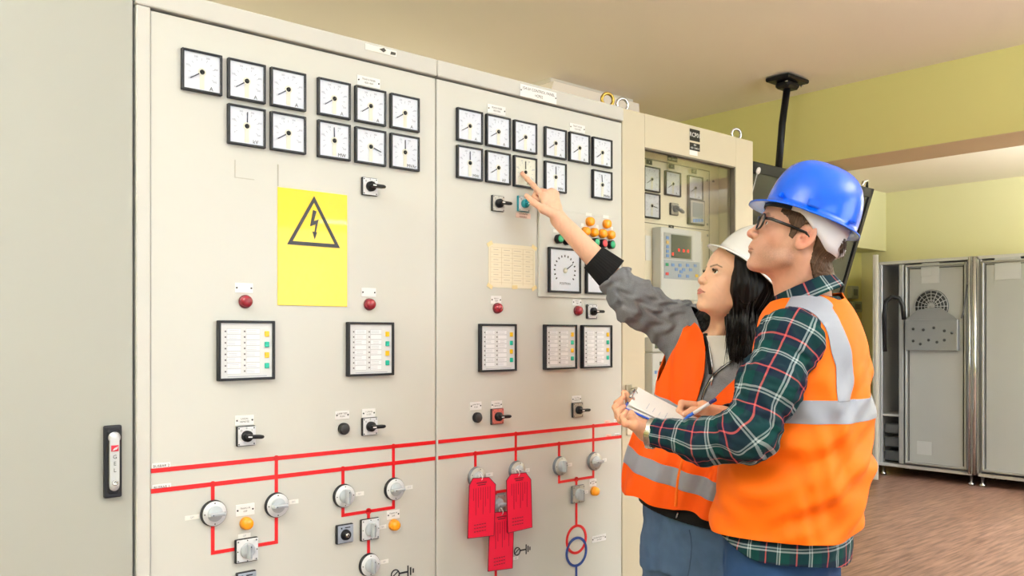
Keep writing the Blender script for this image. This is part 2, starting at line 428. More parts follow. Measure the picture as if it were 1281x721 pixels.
# --- middle control cabinet
tC, cx, hw = cab_body(XS[2], XS[3], 'control_cabinet', 'grey control cabinet with three red tags hanging on its door', CAB)
cabC = tC
cab_frame(tC, cx, XS[2], XS[3], CAB, 0)
dC = front_door(tC, cx, 1.4965, 2.2905, CABD)
xe0, xe1 = 1.502 - cx, 2.2895 - cx
for z in (ZB2, ZB1):
    m = MB(); red_line(m, [(xe0, z), (xe1, z)], .0105); m.build('busbar_line', REDL, dC)
xa, xb = PX(594.5) - cx, PX(645) - cx; zc_ = PZ(620, 616); xs_ = PX(620) - cx
m = MB(); red_line(m, [(xa, ZB1), (xa, zc_), (xb, zc_), (xb, ZB2)], .0085, -.0016); red_line(m, [(xs_, zc_), (xs_, zc_ - .30)], .0085, -.0018); dot(m, xa, ZB1); dot(m, xb, ZB2)
m.build('feeder_line', REDL, dC)
xa, xb = PX(699.2) - cx, PX(742) - cx; zc_ = PZ(699, 603.5); xm = PX(720.8) - cx; zr = PZ(720.8, 675); zbl = PZ(720.8, 690.5)
m = MB(); red_line(m, [(xa, ZB1), (xa, zc_), (xb, zc_), (xb, ZB2)], .0085, -.0016); red_line(m, [(xm, zc_), (xm, zr + .045)], .0085, -.0018)
dot(m, xa, ZB1); dot(m, xb, ZB2); dot(m, xm, zc_, .009); m.build('feeder_line', REDL, dC)
def ring(x, z, r, w, mt):
    m = MB(); rows = []
    n = 48
    t = bmesh.new()
    for y in (0,):
        pass
    m.lathe([(r - w / 2, 0), (r - w / 2, .0022), (r + w / 2, .0022), (r + w / 2, 0)], (x, 0, z), n, 0, RY, False)
    return m.build('transformer_ring', mt, dC)
ring(xm, zr, .0445, .0085, REDL); o = ring(xm, zbl, .0455, .0085, BLUEL); o.location.y = -.0006
m = MB(); red_line(m, [(xm, zbl - .045), (xm, zbl - .25)], .009); m.build('feeder_line', BLUEL, dC)
p = PP(646.5, 690); earth_symbol(dC, p[0] - cx, p[2], DINK, .9)
# raised sub plate
a = PP(672, 262); b = PP(770, 368)
SPL = (PX(672.3), PX(771.5), PZ(672.3, 371.5), PZ(672.3, 260))
m = MB(); m.box(((SPL[0] + SPL[1]) / 2 - cx, -.004, (SPL[2] + SPL[3]) / 2), (SPL[1] - SPL[0], .008, SPL[3] - SPL[2]), .002)
m.build('cover_plate', CABD, dC)
# --- glazed cabinet (RCP01)
tD = tag(empty('glazed_cabinet', ((XS[3] + XS[4]) / 2, 0, 0)), 'cream relay cabinet with glass door at the far end of the row', 'cabinet')
cabD = tD
cx = (XS[3] + XS[4]) / 2; hw = (XS[4] - XS[3]) / 2
ox0, ox1 = 2.417 - cx, 2.971 - cx; oz1 = EYE + .665; oz0 = EYE - 1.0
IY = .15
m = MB(); tk = .02
m.box((-hw + tk / 2 + .001, DEP / 2 + .02, (ZT + ZB) / 2), (tk, DEP - .04, ZT - ZB)); m.box((hw - tk / 2 - .001, DEP / 2 + .02, (ZT + ZB) / 2), (tk, DEP - .04, ZT - ZB))
m.box((0, DEP - .01, (ZT + ZB) / 2), (2 * hw - .01, .02, ZT - ZB)); m.box((0, DEP / 2 + .02, ZT - tk / 2), (2 * hw - .002, DEP - .04, tk)); m.box((0, DEP / 2 + .02, ZB + tk / 2), (2 * hw - .002, DEP - .04, tk))
m.build('body', CABR, tD)
MB().box((0, DEP / 2 + .01, .05), (2 * hw - .004, DEP - .06, .1), .003).build('plinth', MATS['plinth black'], tD)
m = MB()
m.box(((-hw + ox0) / 2, .01, (ZT + ZB) / 2), (ox0 + hw - .002, .02, ZT - ZB), .0025); m.box(((hw + ox1) / 2, .01, (ZT + ZB) / 2), (hw - ox1 - .002, .02, ZT - ZB), .0025)
m.box(((ox0 + ox1) / 2, .01, (ZT + oz1) / 2), (ox1 - ox0 + .004, .02, ZT - oz1)); m.box(((ox0 + ox1) / 2, .01, (ZB + oz0) / 2), (ox1 - ox0 + .004, .02, oz0 - ZB))
dD = m.build('door', CABR, tD)
m = MB(); rb = .006
m.box(((ox0 + ox1) / 2, .012, oz1 - rb / 2), (ox1 - ox0, .022, rb)); m.box((ox1 - rb / 2, .012, (oz0 + oz1) / 2), (rb, .022, oz1 - oz0))
m.build('window_gasket', mat('grey rubber', '6d6658', .7), dD)
MB().box(((ox0 + ox1) / 2, .016, (oz0 + oz1) / 2), (ox1 - ox0, .004, oz1 - oz0)).build('glass_pane', DGLASS, dD)
m = MB(); m.box((0, IY + .01, (ZT + ZB) / 2), (2 * hw - .05, .02, ZT - ZB - .05), 0)
ip = m.build('inner_panel', CABI, tD)
def IPX(px): return PP(px, 418, IY)[0]
xr = IPX(887) - cx; 
m = MB(); red_line(m, [(-hw + .04, PP(850, 207, IY)[2]), (xr, PP(850, 207, IY)[2]), (xr, PP(887, 500, IY)[2])], .004, -.0014); m.build('panel_joint', mat('joint grey', '7d7465', .7), ip).location.y = IY
m = MB(); zz = PP(850, 289 - 5, IY)[2]; red_line(m, [(-hw + .04, zz), (xr, zz)], .003, -.0014); m.build('panel_joint', MATS['joint grey'], ip).location.y = IY
m = MB()
for (a, b) in ((884.5, 226), (892, 227), (884.5, 281), (884.5, 295)):
    q = PP(a, b, IY); m.lathe([(0, .003), (.005, .003), (.005, 0)], (q[0] - cx, IY, q[2]), 10, 0, RY)
m.build('screws', CHR, ip)
# D handle on its stile
p = PP(785.5, 508)
m = MB(); m.box((p[0] - cx, -.004, p[2]), (.030, .008, .150), .003, seg=2); m.box((p[0] - cx + .004, -.014, p[2] + .01), (.014, .016, .085), .004, seg=2)
m.tube([(p[0] - cx, -.014, p[2] + .06), (p[0] - cx + .01, -.03, p[2] + .065), (p[0] - cx + .012, -.03, p[2] + .05)], .003)
m.build('handle', mat('worn latch metal', 'a89f90', .35, metal=.5), dD)
p = PP(786.3, 540); MB().box((p[0] - cx, -.004, p[2]), (.028, .008, .026), .004, seg=2).build('lock_cover', mat('ivory plastic', 'e4d9c4', .45), dD)
# ================================================================ INSTRUMENTS ON THE DOORS
def dial_marks(m, kind, S, unit, dark=1, R=.031, thick=.0006):
    k = S / .096
    y = -.0072
    if kind == 'big':
        for i in range(15):
            a = math.radians(215 - i * 250 / 14)
            r0, r1 = .043, .050
            p0 = (r0 * math.cos(a), r0 * math.sin(a)); p1 = (r1 * math.cos(a), r1 * math.sin(a))
            red_line(m, [p0, p1], .0045, y, dark)
        for e in m.bm.verts: pass
        ctext(m, 'POSITION', .011, 0, y - .0005, -.043, dark)
    else:
        for i in range(11):
            a = math.radians(210 - i * 240 / 10)
            if kind == 'A' and i > 8: pass
            r0, r1 = R - .0045, R + .0015
            red_line(m, [(r0 * math.cos(a), r0 * math.sin(a)), (r1 * math.cos(a), r1 * math.sin(a))], .0007, y, dark)
            if i % 2 == 0:
                ctext(m, ['0', '100', '200', '300', '400', '500'][i // 2], .0062, (R + .006) * math.cos(a) * .95, y - .0004, (R + .006) * math.sin(a), dark)
def fix_marks_y(m): pass
_meters = {}
def make_meter(kind, S, unit, face, needle_deg, loc, label, group, plane_y=0.0, hub=True, w=None):
    key = (kind, S, unit, face.name, w)
    w = w or S
    if key not in _meters:
        t = empty('panel_meter', loc)
        b = .0052 if S < .12 else .006
        m = MB()
        for sx in (-1, 1): m.box((sx * (w / 2 - b / 2), -.006, 0), (b, .012, S), .0012)
        for sz in (-1, 1): m.box((0, -.006, sz * (S / 2 - b / 2)), (w - 2 * b + .002, .012, b), .0012)
        m.box((0, -.001, 0), (w - .002, .002, S - .002))
        m.build('frame', BEZEL, t)
        m = MB(); m.box((0, -.004, 0), (w - 2 * b, .006, S - 2 * b))
        if kind != 'big' and kind != 'tap':
            m.box((0, -.0072, -.0215), (.011, .0008, .036), 0, 2)
            m.lathe([(0, .0015), (.0095, .0015), (.0095, 0)], (0, -.0068, 0), 20, 2, RY, False)
            ctext(m, unit, .013, .022, -.0080, -.036, 3)
        dial_marks(m, kind, S, unit, dark=1 if kind != 'big' and kind != 'tap' else 3)
        m.build('dial', [face, INK, CREAM if face is WHITE else face, DINK], t)
        m = MB(); L = .034 if kind != 'big' else .040
        m.prism([(-.0013, .009), (.0013, .009), (.0010, L), (-.0010, L)], -.0098, -.0088)
        nd = m.build('needle', NEED, t)
        m = MB()
        if kind != 'big': m.lathe([(0, .003), (.0050, .003), (.0056, .002), (.0056, 0)], (0, -.0078, 0), 18, 0, RY)
        else: m.lathe([(0, .003), (.008, .003), (.009, 0)], (0, -.0078, 0), 18, 0, RY)
        m.build('hub', BLACK if kind != 'big' else CREAM, t)
        MB().box((0, -.0112, 0), (w - 2 * b, .0008, S - 2 * b)).build('glass_cover', MGLASS, t)
        _meters[key] = t; r = t
    else:
        r = copy_tree(_meters[key])
    r.location = loc
    for ch in r.children:
        if ch.name.startswith('needle'): ch.rotation_euler = (0, math.radians(needle_deg), 0)
    tag(r, label, 'meter', group)
    return r
G1 = 'square dial meters on the left control cabinet'; G2 = 'square dial meters on the middle control cabinet'; G3 = 'dial meters behind the glass cabinet door'
ZR = [EYE + .6120, EYE + .5030]
bx = [.7633 + .048, .8735 + .048, .9830 + .048, 1.1130 + .048, 1.2236 + .048, 1.3345 + .048]
lowl = -122
dsc = {0: ('ammeter, far left of the top row', 'A'), 1: ('ammeter second from left in the top row', 'A'), 2: ('ammeter third from left in the top row', 'A'),
       3: ('ammeter fourth from left in the top row', 'A'), 4: ('ammeter under the small nameplate in the top row', 'A'), 5: ('ammeter at the right end of the top row', 'A')}
for i in range(6):
    make_meter('n', .096, 'A', WHITE, lowl + random.uniform(-3, 3), (bx[i], 0, ZR[0]), 'white square %s, left control cabinet' % dsc[i][0], G1)
row2 = {1: ('kV', 2, 'kilovolt meter with upright needle, left end of the lower row'), 2: ('', lowl, 'dial meter directly right of the kilovolt meter'),
        3: ('MW', -2, 'megawatt meter with upright needle, third in the lower row'), 4: ('', 108, 'dial meter whose needle points right, lower row'),
        5: ('MVAr', 0, 'meter with upright needle at the lower right corner')}
for i, (u, a, d) in row2.items():
    make_meter('n', .096, u, WHITE, a, (bx[i], 0, ZR[1]), 'white square %s, left cabinet' % d, G1)
cxs = [1.5645, 1.675, 1.7855, 1.9165, 2.0265, 2.1365]
nm = ['far left of the top row', 'second, under a nameplate', 'third in the top row', 'fourth in the top row', 'fifth, under a nameplate', 'right end of the top row']
for i in range(6):
    make_meter('n', .096, 'A', WHITE, lowl + random.uniform(-3, 3), (cxs[i] + .048, 0, ZR[0]), 'white square ammeter, %s, middle cabinet' % nm[i], G2)
r2 = {0: ('MW', 0, WHITE, 'white square meter with upright needle, leftmost of the lower row'), 1: ('kV', lowl, WHITE, 'white kilovolt meter second in the lower row'),
      2: ('MVAr', 0, CREAM, 'cream faced square meter touched by the pointing finger'), 3: ('MW', 0, WHITE, 'white square meter right of the pointing finger'),
      5: ('MVAr', -8, WHITE, 'white square meter set apart at lower right')}
for i, (u, a, f, d) in r2.items():
    make_meter('n', .096, u, f, a, (cxs[i] + .048, 0, ZR[1]), d + ', middle cabinet', G2)
make_meter('big', .144, 'P', WHITE, 58, (1.927 + .072, -.008, EYE + .205), 'large square position indicator dial above the pointing arm cuff', G2)
make_meter('tap', .144, 'T', WHITE, 140, (2.098 + .054, -.008, EYE + .205), 'narrow position dial partly hidden by the black cuff', G2, w=.108)
# glazed cabinet meters
for (pl, pt, pb, u, a, d) in ((803.5, 206, 238.5, '', -120, 'top row, cut by the left edge of the glass'), (830.4, 211.4, 244.8, 'A', -120, 'middle of the top row'), (859, 217, 250, 'A', -120, 'right end of the top row'),
                      (803.5, 239.5, 272, '', 100, 'lower row, cut by the left edge of the glass')):
    q = PP(pl, (pt + pb) / 2, IY); hh = (PP(pl, pt, IY)[2] - PP(pl, pb, IY)[2])
    make_meter('n', .096, u, WHITE, a, (q[0] + .048, IY, q[2] - .002), 'small meter behind the glass, ' + d, G3)
# ---- selector switches
def make_switch(plate, knob, name='selector_switch', S=.048):
    t = empty(name, (0, 0, 0))
    m = MB(); m.box((0, -.004, 0), (S, .008, S), .0015)
    m.build('mounting_plate', TEAL if knob is TEAL else BEZEL, t)
    m = MB(); m.box((.001, -.0085, .0), (S - .003, .0012, S - .003), .0004)
    for a in (45, 90, 135): ctext(m, '0' if a == 90 else ('I' if a == 45 else 'O'), .007, .019 * math.cos(math.radians(a)), -.0094, .019 * math.sin(math.radians(a)), 1)
    for sx in (-1, 1):
        for sz in (-1, 1): m.lathe([(0, .0008), (.0018, .0008), (.0018, 0)], (sx * S * .40, -.0088, sz * S * .40), 8, 1, RY)
    m.build('face', [plate, DINK], t)
    m = MB(); m.lathe([(0, .012), (.0115, .012), (.0135, .009), (.0135, 0)], (0, -.009, 0), 24, 0, RY)
    k = m.build('knob', knob, t)
    m = MB(); m.box((.010, -.028, 0), (.040, .016, .0095), .003, seg=2); m.box((.029, -.029, 0), (.012, .012, .008), .003)
    m.build('lever', knob, k)
    MB().box((-.003, -.0366, 0), (.010, .001, .003)).build('mark', NPL, k)
    return t
_sw = {}
def put_switch(px, py, plate, knob, label, rot=0, Y=0, group='rotary selector switches on the control cabinets'):
    key = (plate.name, knob.name)
    if key not in _sw: _sw[key] = make_switch(plate, knob); r = _sw[key]
    else: r = copy_tree(_sw[key])
    p = PP(px, py, Y); r.location = (p[0], Y, p[2])
    if rot:
        for ch in r.children:
            if ch.name.startswith('knob'): ch.rotation_euler = (0, math.radians(rot), 0)
    return tag(r, label, 'switch', group)
put_switch(461, 234, PLW, BLACK, 'black lever selector switch below the meters of the left cabinet')
put_switch(306.5, 545.5, PLW, BLACK, 'black lever switch on white plate under the left alarm panel', 4)
put_switch(461, 533.5, PLW, BLACK, 'black lever switch on white plate beside a round black button')
put_switch(621.5, 255, PLG, BLACK, 'black lever switch on grey plate, left of the teal switch')
put_switch(653.5, 255.5, PLW, TEAL, 'teal selector switch just below the pointing hand', -25)
put_switch(620.5, 521, PLR, BLACK, 'black lever switch on a salmon red plate')
put_switch(721, 513, PLG, BLACK, 'black lever switch on grey plate just above the red busbar lines')
put_switch(739, 390, PLW, BLACK, 'small black lever switch beside a dark red lamp, below the position dials')
put_switch(842, 262, PLG, KNGD, 'dark rotary switch behind the glass door', 25, IY)
# ---- nameplates
def nameplate(px, py, w, h, lines, label, Y=0.0, mt=None, ink=None, ts=.006, screws=True, rot=0, name='nameplate', group='small nameplates on the control cabinets', th=.0015):
    p = PP(px, py, Y)
    m = MB(); m.box((0, -th / 2, 0), (w, th, h), min(.0005, th / 3))
    n = len(lines)
    for i, s in enumerate(lines):
        if s: ctext(m, s, ts, 0, -th - .0004, (n - 1) * ts * .62 - i * ts * 1.24, 1)
    if screws:
        for sx in (-1, 1): m.lathe([(0, .0012), (.0021, .0012), (.0021, 0)], (sx * (w / 2 - .0045), -th, 0), 10, 1, RY)
    o = m.build(name, [mt or NPL, ink or DINK], None, (p[0], Y, p[2]), (0, rot, 0))
    return tag(o, label, 'label', group)
PLS = 'small nameplates on the control cabinets'
nameplate(461, 102.5, .072, .026, ['TRAFO FIDER', '=E01+R01'], 'white nameplate above the top meters of the left cabinet', ts=.007)
nameplate(621, 137.5, .072, .026, ['TRAFO FIDER', '=E02+R02'], 'white nameplate above the left group of meters, middle cabinet', ts=.007)
nameplate(722, 160.5, .072, .026, ['TRAFO FIDER', '=E03+R03'], 'white nameplate above the right group of meters, middle cabinet', ts=.007)
nameplate(673.5, 118, .158, .038, ['154 kV CONTROL PANEL', '=CP02'], 'long nameplate reading 154 kV CONTROL PANEL on the top rail', Y=-.009, ts=.0125, group='header plates on the top rail')
nameplate(305, 360.5, .046, .024, [''], 'blank white nameplate above the left cabinet\'s left red lamp')
nameplate(461, 366, .046, .024, [''], 'blank white nameplate above the left cabinet\'s right red lamp')
nameplate(620.3, 375.3, .042, .024, ['RELAY', 'TRIP'], 'white nameplate above the middle cabinet\'s left red lamp')
nameplate(721.5, 378.3, .042, .022, ['RELAY', 'TRIP'], 'white nameplate above the red lamp beside a small switch')
nameplate(305.7, 526, .048, .024, ['LOCAL', 'REMOTE'], 'white nameplate above the left cabinet\'s left lever switch')
nameplate(428, 519.5, .042, .022, ['LAMP TEST', 'PUSH'], 'white nameplate above the left cabinet\'s black push button')
nameplate(461, 517, .042, .024, ['1 LOCAL', '2 OFF'], 'white nameplate above the left cabinet\'s right lever switch')
nameplate(595, 508, .044, .024, ['LAMP TEST', 'PUSH'], 'white nameplate above the middle cabinet\'s black push button')
nameplate(621, 506.5, .044, .024, ['1 LOCAL', '2 REMOTE'], 'white nameplate above the salmon plated switch')
nameplate(721, 499.5, .044, .022, ['1 LOCAL', '2 REMOTE'], 'white nameplate above the switch over the busbar lines')
nameplate(306.5, 638, .048, .028, ['TRAFO M.', 'OFF'], 'white nameplate above the left cabinet\'s left orange lamp')
nameplate(491.7, 644, .042, .024, ['TRAFO M.', 'OFF'], 'white nameplate above the left cabinet\'s right orange lamp')
nameplate(741.6, 604, .034, .024, ['TRAFO', 'OFF'], 'white nameplate above the middle cabinet\'s lower orange lamp')
nameplate(749, 673.8, .070, .022, ['TRANSFORMER TR-2', '154/33kV'], 'white nameplate beside the red and blue transformer rings', ts=.006)
def paper(px, py, w, h, s, label, mt=None, **k): return nameplate(px, py, w, h, [s], label, mt=mt or PAPER, screws=False, name='paper_label', group='printed stickers on the control cabinets', ink=INK, th=.0006, **k)
nameplate(201.5, 583.2, .042, .014, ['BUSBAR 2'], 'sticker reading BUSBAR 2 at the left end of the upper red line', screws=False, name='paper_label', group='printed stickers on the control cabinets', ts=.0085, th=.001)
nameplate(202.3, 609.6, .042, .014, ['BUSBAR 1'], 'sticker reading BUSBAR 1 at the left end of the lower red line', screws=False, name='paper_label', group='printed stickers on the control cabinets', ts=.0085, th=.001)
paper(240.5, 647.5, .034, .011, 'Q01', 'small sticker left of the leftmost round switch')
paper(367, 628, .028, .011, 'Q02', 'small sticker right of the second round switch')
paper(305.6, 670.5, .032, .011, 'Q0', 'small sticker between left orange lamp and square switch')
paper(450, 618, .026, .011, 'Q11', 'small sticker right of the third round switch')
paper(511.5, 610, .026, .011, 'Q12', 'small sticker right of the fourth round switch, by the cabinet seam')
paper(478.5, 659.5, .024, .011, 'Q0', 'small sticker between the square switch and right orange lamp')
paper(480.5, 703, .028, .011, 'Q9', 'small sticker right of the lowest round switch')
paper(612, 594, .028, .011, 'Q21', 'small sticker half hidden by the left red tag')
paper(659.5, 588.5, .020, .011, 'Q22', 'small sticker above the right red tag')
paper(645, 698.5, .022, .010, 'Q8', 'small sticker below the black earth symbol')
paper(712.5, 581.7, .022, .011, 'Q31', 'small sticker right of the round switch over the rings')
paper(756, 575.8, .022, .011, 'Q32', 'small sticker right of the rightmost round switch')
paper(733, 615.8, .020, .011, 'Q0', 'small sticker left of the middle cabinet\'s lower orange lamp')
for (px, py, w, s, mt, lb) in ((759.5, 529.3, .028, 'BARA 2', PINKL, 'pink sticker over the right end of the upper red line'), (771, 527.8, .026, 'BUSBAR', NPL, 'white sticker over the right end of the upper red line'),
                  (761, 546.8, .028, 'BARA 1', PINKL, 'pink sticker over the right end of the lower red line'), (771.8, 545.3, .026, 'BUSBAR', NPL, 'white sticker over the right end of the lower red line')):
    nameplate(px, py - 1, w, .012, [s], lb, mt=mt, screws=False, name='paper_label', group='printed stickers on the control cabinets', ts=.006, th=.001, ink=REDL if mt is PINKL else DINK)
nameplate(654.5, 270, .062, .016, ['OTOMATIK', 'KONTROL'], 'pinkish paper sticker below the teal switch', mt=PINKL, screws=False, name='paper_label', group='printed stickers on the control cabinets', ts=.007, th=.0006, ink=TAGK)
# RCP01 plates
q = PP(869, 169)
nameplate(869, 169.5, .062, .044, ['RCP01'], 'black plate reading RCP01 on the cream cabinet', mt=BLACK, ink=NPL, screws=False, ts=.024, group='black engraved plates on the cream cabinet')
nameplate(869, 184, .062, .028, ['REF', '=E01 154KV-T'], 'small black engraved plate directly under the RCP01 plate', mt=BLACK, ink=NPL, screws=False, ts=.0095, group='black engraved plates on the cream cabinet')
nameplate(867.5, 191.5, .050, .018, [''], 'blank white sticker under the black plates of the cream cabinet', mt=PAPER, screws=False, name='paper_label', group='printed stickers on the control cabinets', th=.0006)
BP = 'black engraved plates behind the glass door'
nameplate(841, 197.8, .062, .028, ['REF', '=E01 154KV-T'], 'black engraved plate along the top behind the glass door', Y=IY, mt=BLACK, ink=NPL, screws=False, ts=.0095, group=BP)
nameplate(812, 203, .034, .018, ['R'], 'black engraved plate above the left meter behind the glass', Y=IY - .014, mt=BLACK, ink=NPL, screws=False, ts=.009, group=BP)
nameplate(840, 208.5, .034, .018, ['S'], 'black engraved plate above the middle meter behind the glass', Y=IY - .014, mt=BLACK, ink=NPL, screws=False, ts=.009, group=BP)
nameplate(868, 214.5, .034, .018, ['T'], 'black engraved plate above the right meter behind the glass', Y=IY - .014, mt=BLACK, ink=NPL, screws=False, ts=.009, group=BP)
nameplate(839.5, 284, .032, .014, ['F87'], 'black engraved plate just above the relay screen', Y=IY, mt=BLACK, ink=NPL, screws=False, ts=.008, group=BP)
# ---- lamps and buttons
_pr = {}
def lathe_thing(key, name, parts, px, py, label, cat, group, Y=0.0):
    if key not in _pr:
        t = empty(name, (0, 0, 0))
        for (pn, prof, mt) in parts:
            MB().lathe(prof, (0, 0, 0), 28, 0, RY).build(pn, mt, t)
        _pr[key] = t; r = t
    else: r = copy_tree(_pr[key])
    p = PP(px, py, Y); r.location = (p[0], Y, p[2])
    return tag(r, label, cat, group)
def collar(r): return ('collar', [(r + .002, 0), (r + .002, .004), (r, .005), (r - .002, .005)], KNGD)
def red_lamp(px, py, label): return lathe_thing('rl', 'indicator_lamp', [('collar', [(.0165, 0), (.0165, .005), (.0150, .006), (0, .006)], mat('maroon ring', '6a1a26', .35)), ('lens', [(.0145, .004), (.0145, .012), (.012, .0165), (.006, .019), (0, .0195)], REDB)], px, py, label, 'indicator lamp', 'dark red lamps on the control cabinets')
red_lamp(306.5, 377.5, 'dark red round lamp above the leftmost alarm panel')
red_lamp(461.5, 381, 'dark red round lamp right of the yellow sign\'s foot')
red_lamp(621.5, 385.8, 'dark red round lamp below the pinned paper sheet')
red_lamp(722, 389, 'dark red round lamp left of a small lever switch')
def black_btn(px, py, label): return lathe_thing('bb', 'push_button', [('collar', [(.0155, 0), (.0155, .009), (.0135, .011), (0, .011)], BLACK), ('cap', [(.0125, .008), (.0125, .013), (.011, .0145), (0, .0145)], mat('black cap', '2a2a2e', .4))], px, py, label, 'button', 'black push buttons on the control cabinets')
black_btn(429, 536.5, 'round black push button on the left control cabinet')
black_btn(596, 522.5, 'round black push button left of the salmon plated switch')
def orange(px, py, label, Y=0.0, s=1, g='orange lamps on the control cabinets'):
    return lathe_thing('ol', 'indicator_lamp', [('collar', [(.0158, 0), (.0158, .006), (.0140, .008), (0, .008)], mat('orange ring', 'd98a18', .4)), ('lens', [(.0142, .006), (.0142, .014), (.0125, .0175), (.007, .0195), (0, .020)], ORL)], px, py, label, 'indicator lamp', g, Y)
orange(307.3, 654.8, 'orange lamp between the two leftmost round switches')
orange(492, 656.8, 'orange lamp at lower right of the left control cabinet')
orange(742.5, 614.6, 'orange lamp below the rightmost round switch')
OG = 'cluster of orange lamps on the raised cover plate'
for (px, py, d) in ((737, 277.6, 'top left of the lamp cluster'), (758.1, 280.6, 'top right of the lamp cluster'), (731.5, 289.9, 'far left of the lower cluster row'), (741.9, 291.2, 'second in the lower cluster row'), (752.9, 292.7, 'third in the lower cluster row'), (763, 294.3, 'right end of the lower cluster row')):
    orange(px - .5, py, 'orange lamp, %s above the raised arm' % d, -.008, g=OG)
def cbtn(px, py, mt, key, label):
    return lathe_thing('cb' + key, 'push_button', [('collar', [(.0150, 0), (.0150, .014), (.0125, .016), (0, .012)], BLACK), ('cap', [(.0115, .010), (.0115, .0165), (.0095, .018), (0, .018)], mt)], px, py, label, 'button', 'coloured push buttons on the raised cover plate', -.008)
cbtn(697.5, 299.3, GRNB, 'g', 'green push button left of the raised forearm')
cbtn(707.5, 301.2, REDB, 'r2', 'push button half hidden behind the raised forearm')
cbtn(743, 303.6, GRNB, 'g', 'green push button right of the raised forearm')
cbtn(752.7, 305, RDB, 'r', 'red push button between two green ones')
cbtn(762.6, 306.5, GRNB, 'g', 'green push button at the right end of the cluster')
for (px, py, w, d) in ((696, 289.5, .030, 'above the left green push button'), (736.5, 268.5, .028, 'above the top left orange lamp'), (757.7, 271.5, .028, 'above the top right orange lamp'), (728.5, 281.5, .012, 'left of the top left orange lamp'), (747, 283.5, .012, 'between the two upper orange lamps'), (765.5, 286, .010, 'right of the top right orange lamp')):
    nameplate(px, py, w, .010, [''], 'tiny blank white label ' + d, Y=-.008, mt=PAPER, screws=False, group='tiny white labels among the orange lamps', name='paper_label', th=.001)
# ---- annunciators
_an = []
def annunciator(pl, py, label):
    if not _an:
        t = empty('alarm_panel', (0, 0, 0)); S = .144; b = .006
        m = MB()
        for sx in (-1, 1): m.box((sx * (S / 2 - b / 2), -.008, 0), (b, .016, S), .0015)
        for sz in (-1, 1): m.box((0, -.008, sz * (S / 2 - b / 2)), (S - 2 * b + .002, .016, b), .0015)
        m.box((0, -.001, 0), (S - .002, .002, S - .002)); m.build('frame', BEZEL, t)
        m = MB(); m.box((0, -.006, 0), (S - 2 * b, .008, S - 2 * b))
        for c_, x in enumerate((-.032, .016)):
            for k in range(8):
                z = .046 - k * .0137
                m.box((x, -.0102, z), (.034, .0008, .0115), 0, 1)
                m.box((x, -.0101, z), (.0352, .0004, .0127), 0, 2)
                if (k * 3 + c_ * 2) % 4 != 1:
                    for dz in (.002, -.0025): m.box((x - .003 * ((k + c_) % 3), -.0107, z + dz), (.024 - .003 * (k % 3), .0004, .0009), 0, 2)
                m.box((x - .0215, -.0104, z), (.0035, .0012, .0035), 0, 3)
        m.box((.002, -.0102, -.0625), (.10, .0006, .0018), 0, 2)
        m.build('face', [mat('alarm face', 'dfe2e6', .45), WHITE, mat('faint print', 'b4b8c4', .6), mat('led dots', '5a5560', .4)], t)
        for k in range(4):
            MB().box((.0515, -.0118, .040 - k * .026), (.0115, .004, .0135), .0012).build('button', YELB if k % 2 == 0 else TEALB, t)
        _an.append(t); r = t
    else: r = copy_tree(_an[0])
    p = PP(pl, py); r.location = (p[0] + .072, 0, p[2])
    return tag(r, label, 'alarm panel', 'alarm panels with yellow and teal keys')
annunciator(270.3, 439, 'white alarm panel left of the yellow sign, leftmost of five')
annunciator(432.2, 437.2, 'white alarm panel at right of the left cabinet, below its right red lamp')
annunciator(597.6, 435.5, 'white alarm panel at left of the middle cabinet, below the paper sheet')
annunciator(678.6, 434.5, 'white alarm panel, left one of the touching pair')
annunciator(725.5, 434, 'white alarm panel, right one of the touching pair')
# ---- position discs
def make_disc(sq, ang, metal, key):
    t = empty('position_switch', (0, 0, 0)); S = .058
    fm = [DISCW, PLG][metal]
    if not sq:
        MB().lathe([(0, .010), (.0285, .010), (.0300, .009), (.0312, 0)], (0, 0, 0), 40, 0, RY).build('base', BEZEL if not metal else KNGD, t)
        MB().lathe([(0, .0112), (.0285, .0112), (.0290, .0098)], (0, 0, 0), 40, 0, RY).build('face', fm, t)
    else:
        m = MB(); m.box((0, -.004, 0), (S, .008, S), .002); m.build('base', BEZEL if not metal else KNGD, t)
        m = MB(); m.box((.0008, -.009, .0005), (S - .004, .003, S - .004), .001)
        for sx in (-1, 1):
            for sz in (-1, 1): m.lathe([(0, .001), (.002, .001), (.002, 0)], (sx * .023, -.0104, sz * .023), 8, 1, RY)
        m.build('face', [fm, KNGD], t)
    m = MB(); m.lathe([(0, .017), (.0165, .017), (.0182, .015), (.0182, .009)], (0, 0, 0), 32, 0, RY)
    for a in (0, 90, 180, 270): m.lathe([(0, .0004), (.0016, .0004), (.0016, 0)], (.0245 * math.cos(math.radians(a)), -.0113, .0245 * math.sin(math.radians(a))), 8, 1, RY)
    k = m.build('knob', [KNG, DINK], t)
    m = MB(); m.box((0, -.024, 0), (.038, .016, .0085), .0025, seg=2); m.box((0, -.0325, 0), (.030, .0012, .0035), 0, 1)
    m.lathe([(0, .001), (.0014, .001), (.0014, 0)], (-.012, -.0325, 0), 8, 2, RY)
    g = m.build('grip', [KNG, mat('grip top', '9aa0aa', .35), DINK], k)
    k.rotation_euler = (0, math.radians(ang), 0)
    return t
_dc = {}
def disc(px, py, sq, ang, metal, label):
    key = (sq, ang, metal)
    if key not in _dc: _dc[key] = make_disc(sq, ang, metal, key); r = _dc[key]
    else: r = copy_tree(_dc[key])
    p = PP(px, py); r.location = (p[0], -.0016, p[2])
    return tag(r, label, 'rotary switch', 'grey rotary switches on the red mimic lines')
disc(266.2, 642, False, 0, 0, 'round grey switch with level grip, leftmost on the lower red line')
disc(345, 631.8, False, 0, 0, 'round grey switch with level grip, second from left')
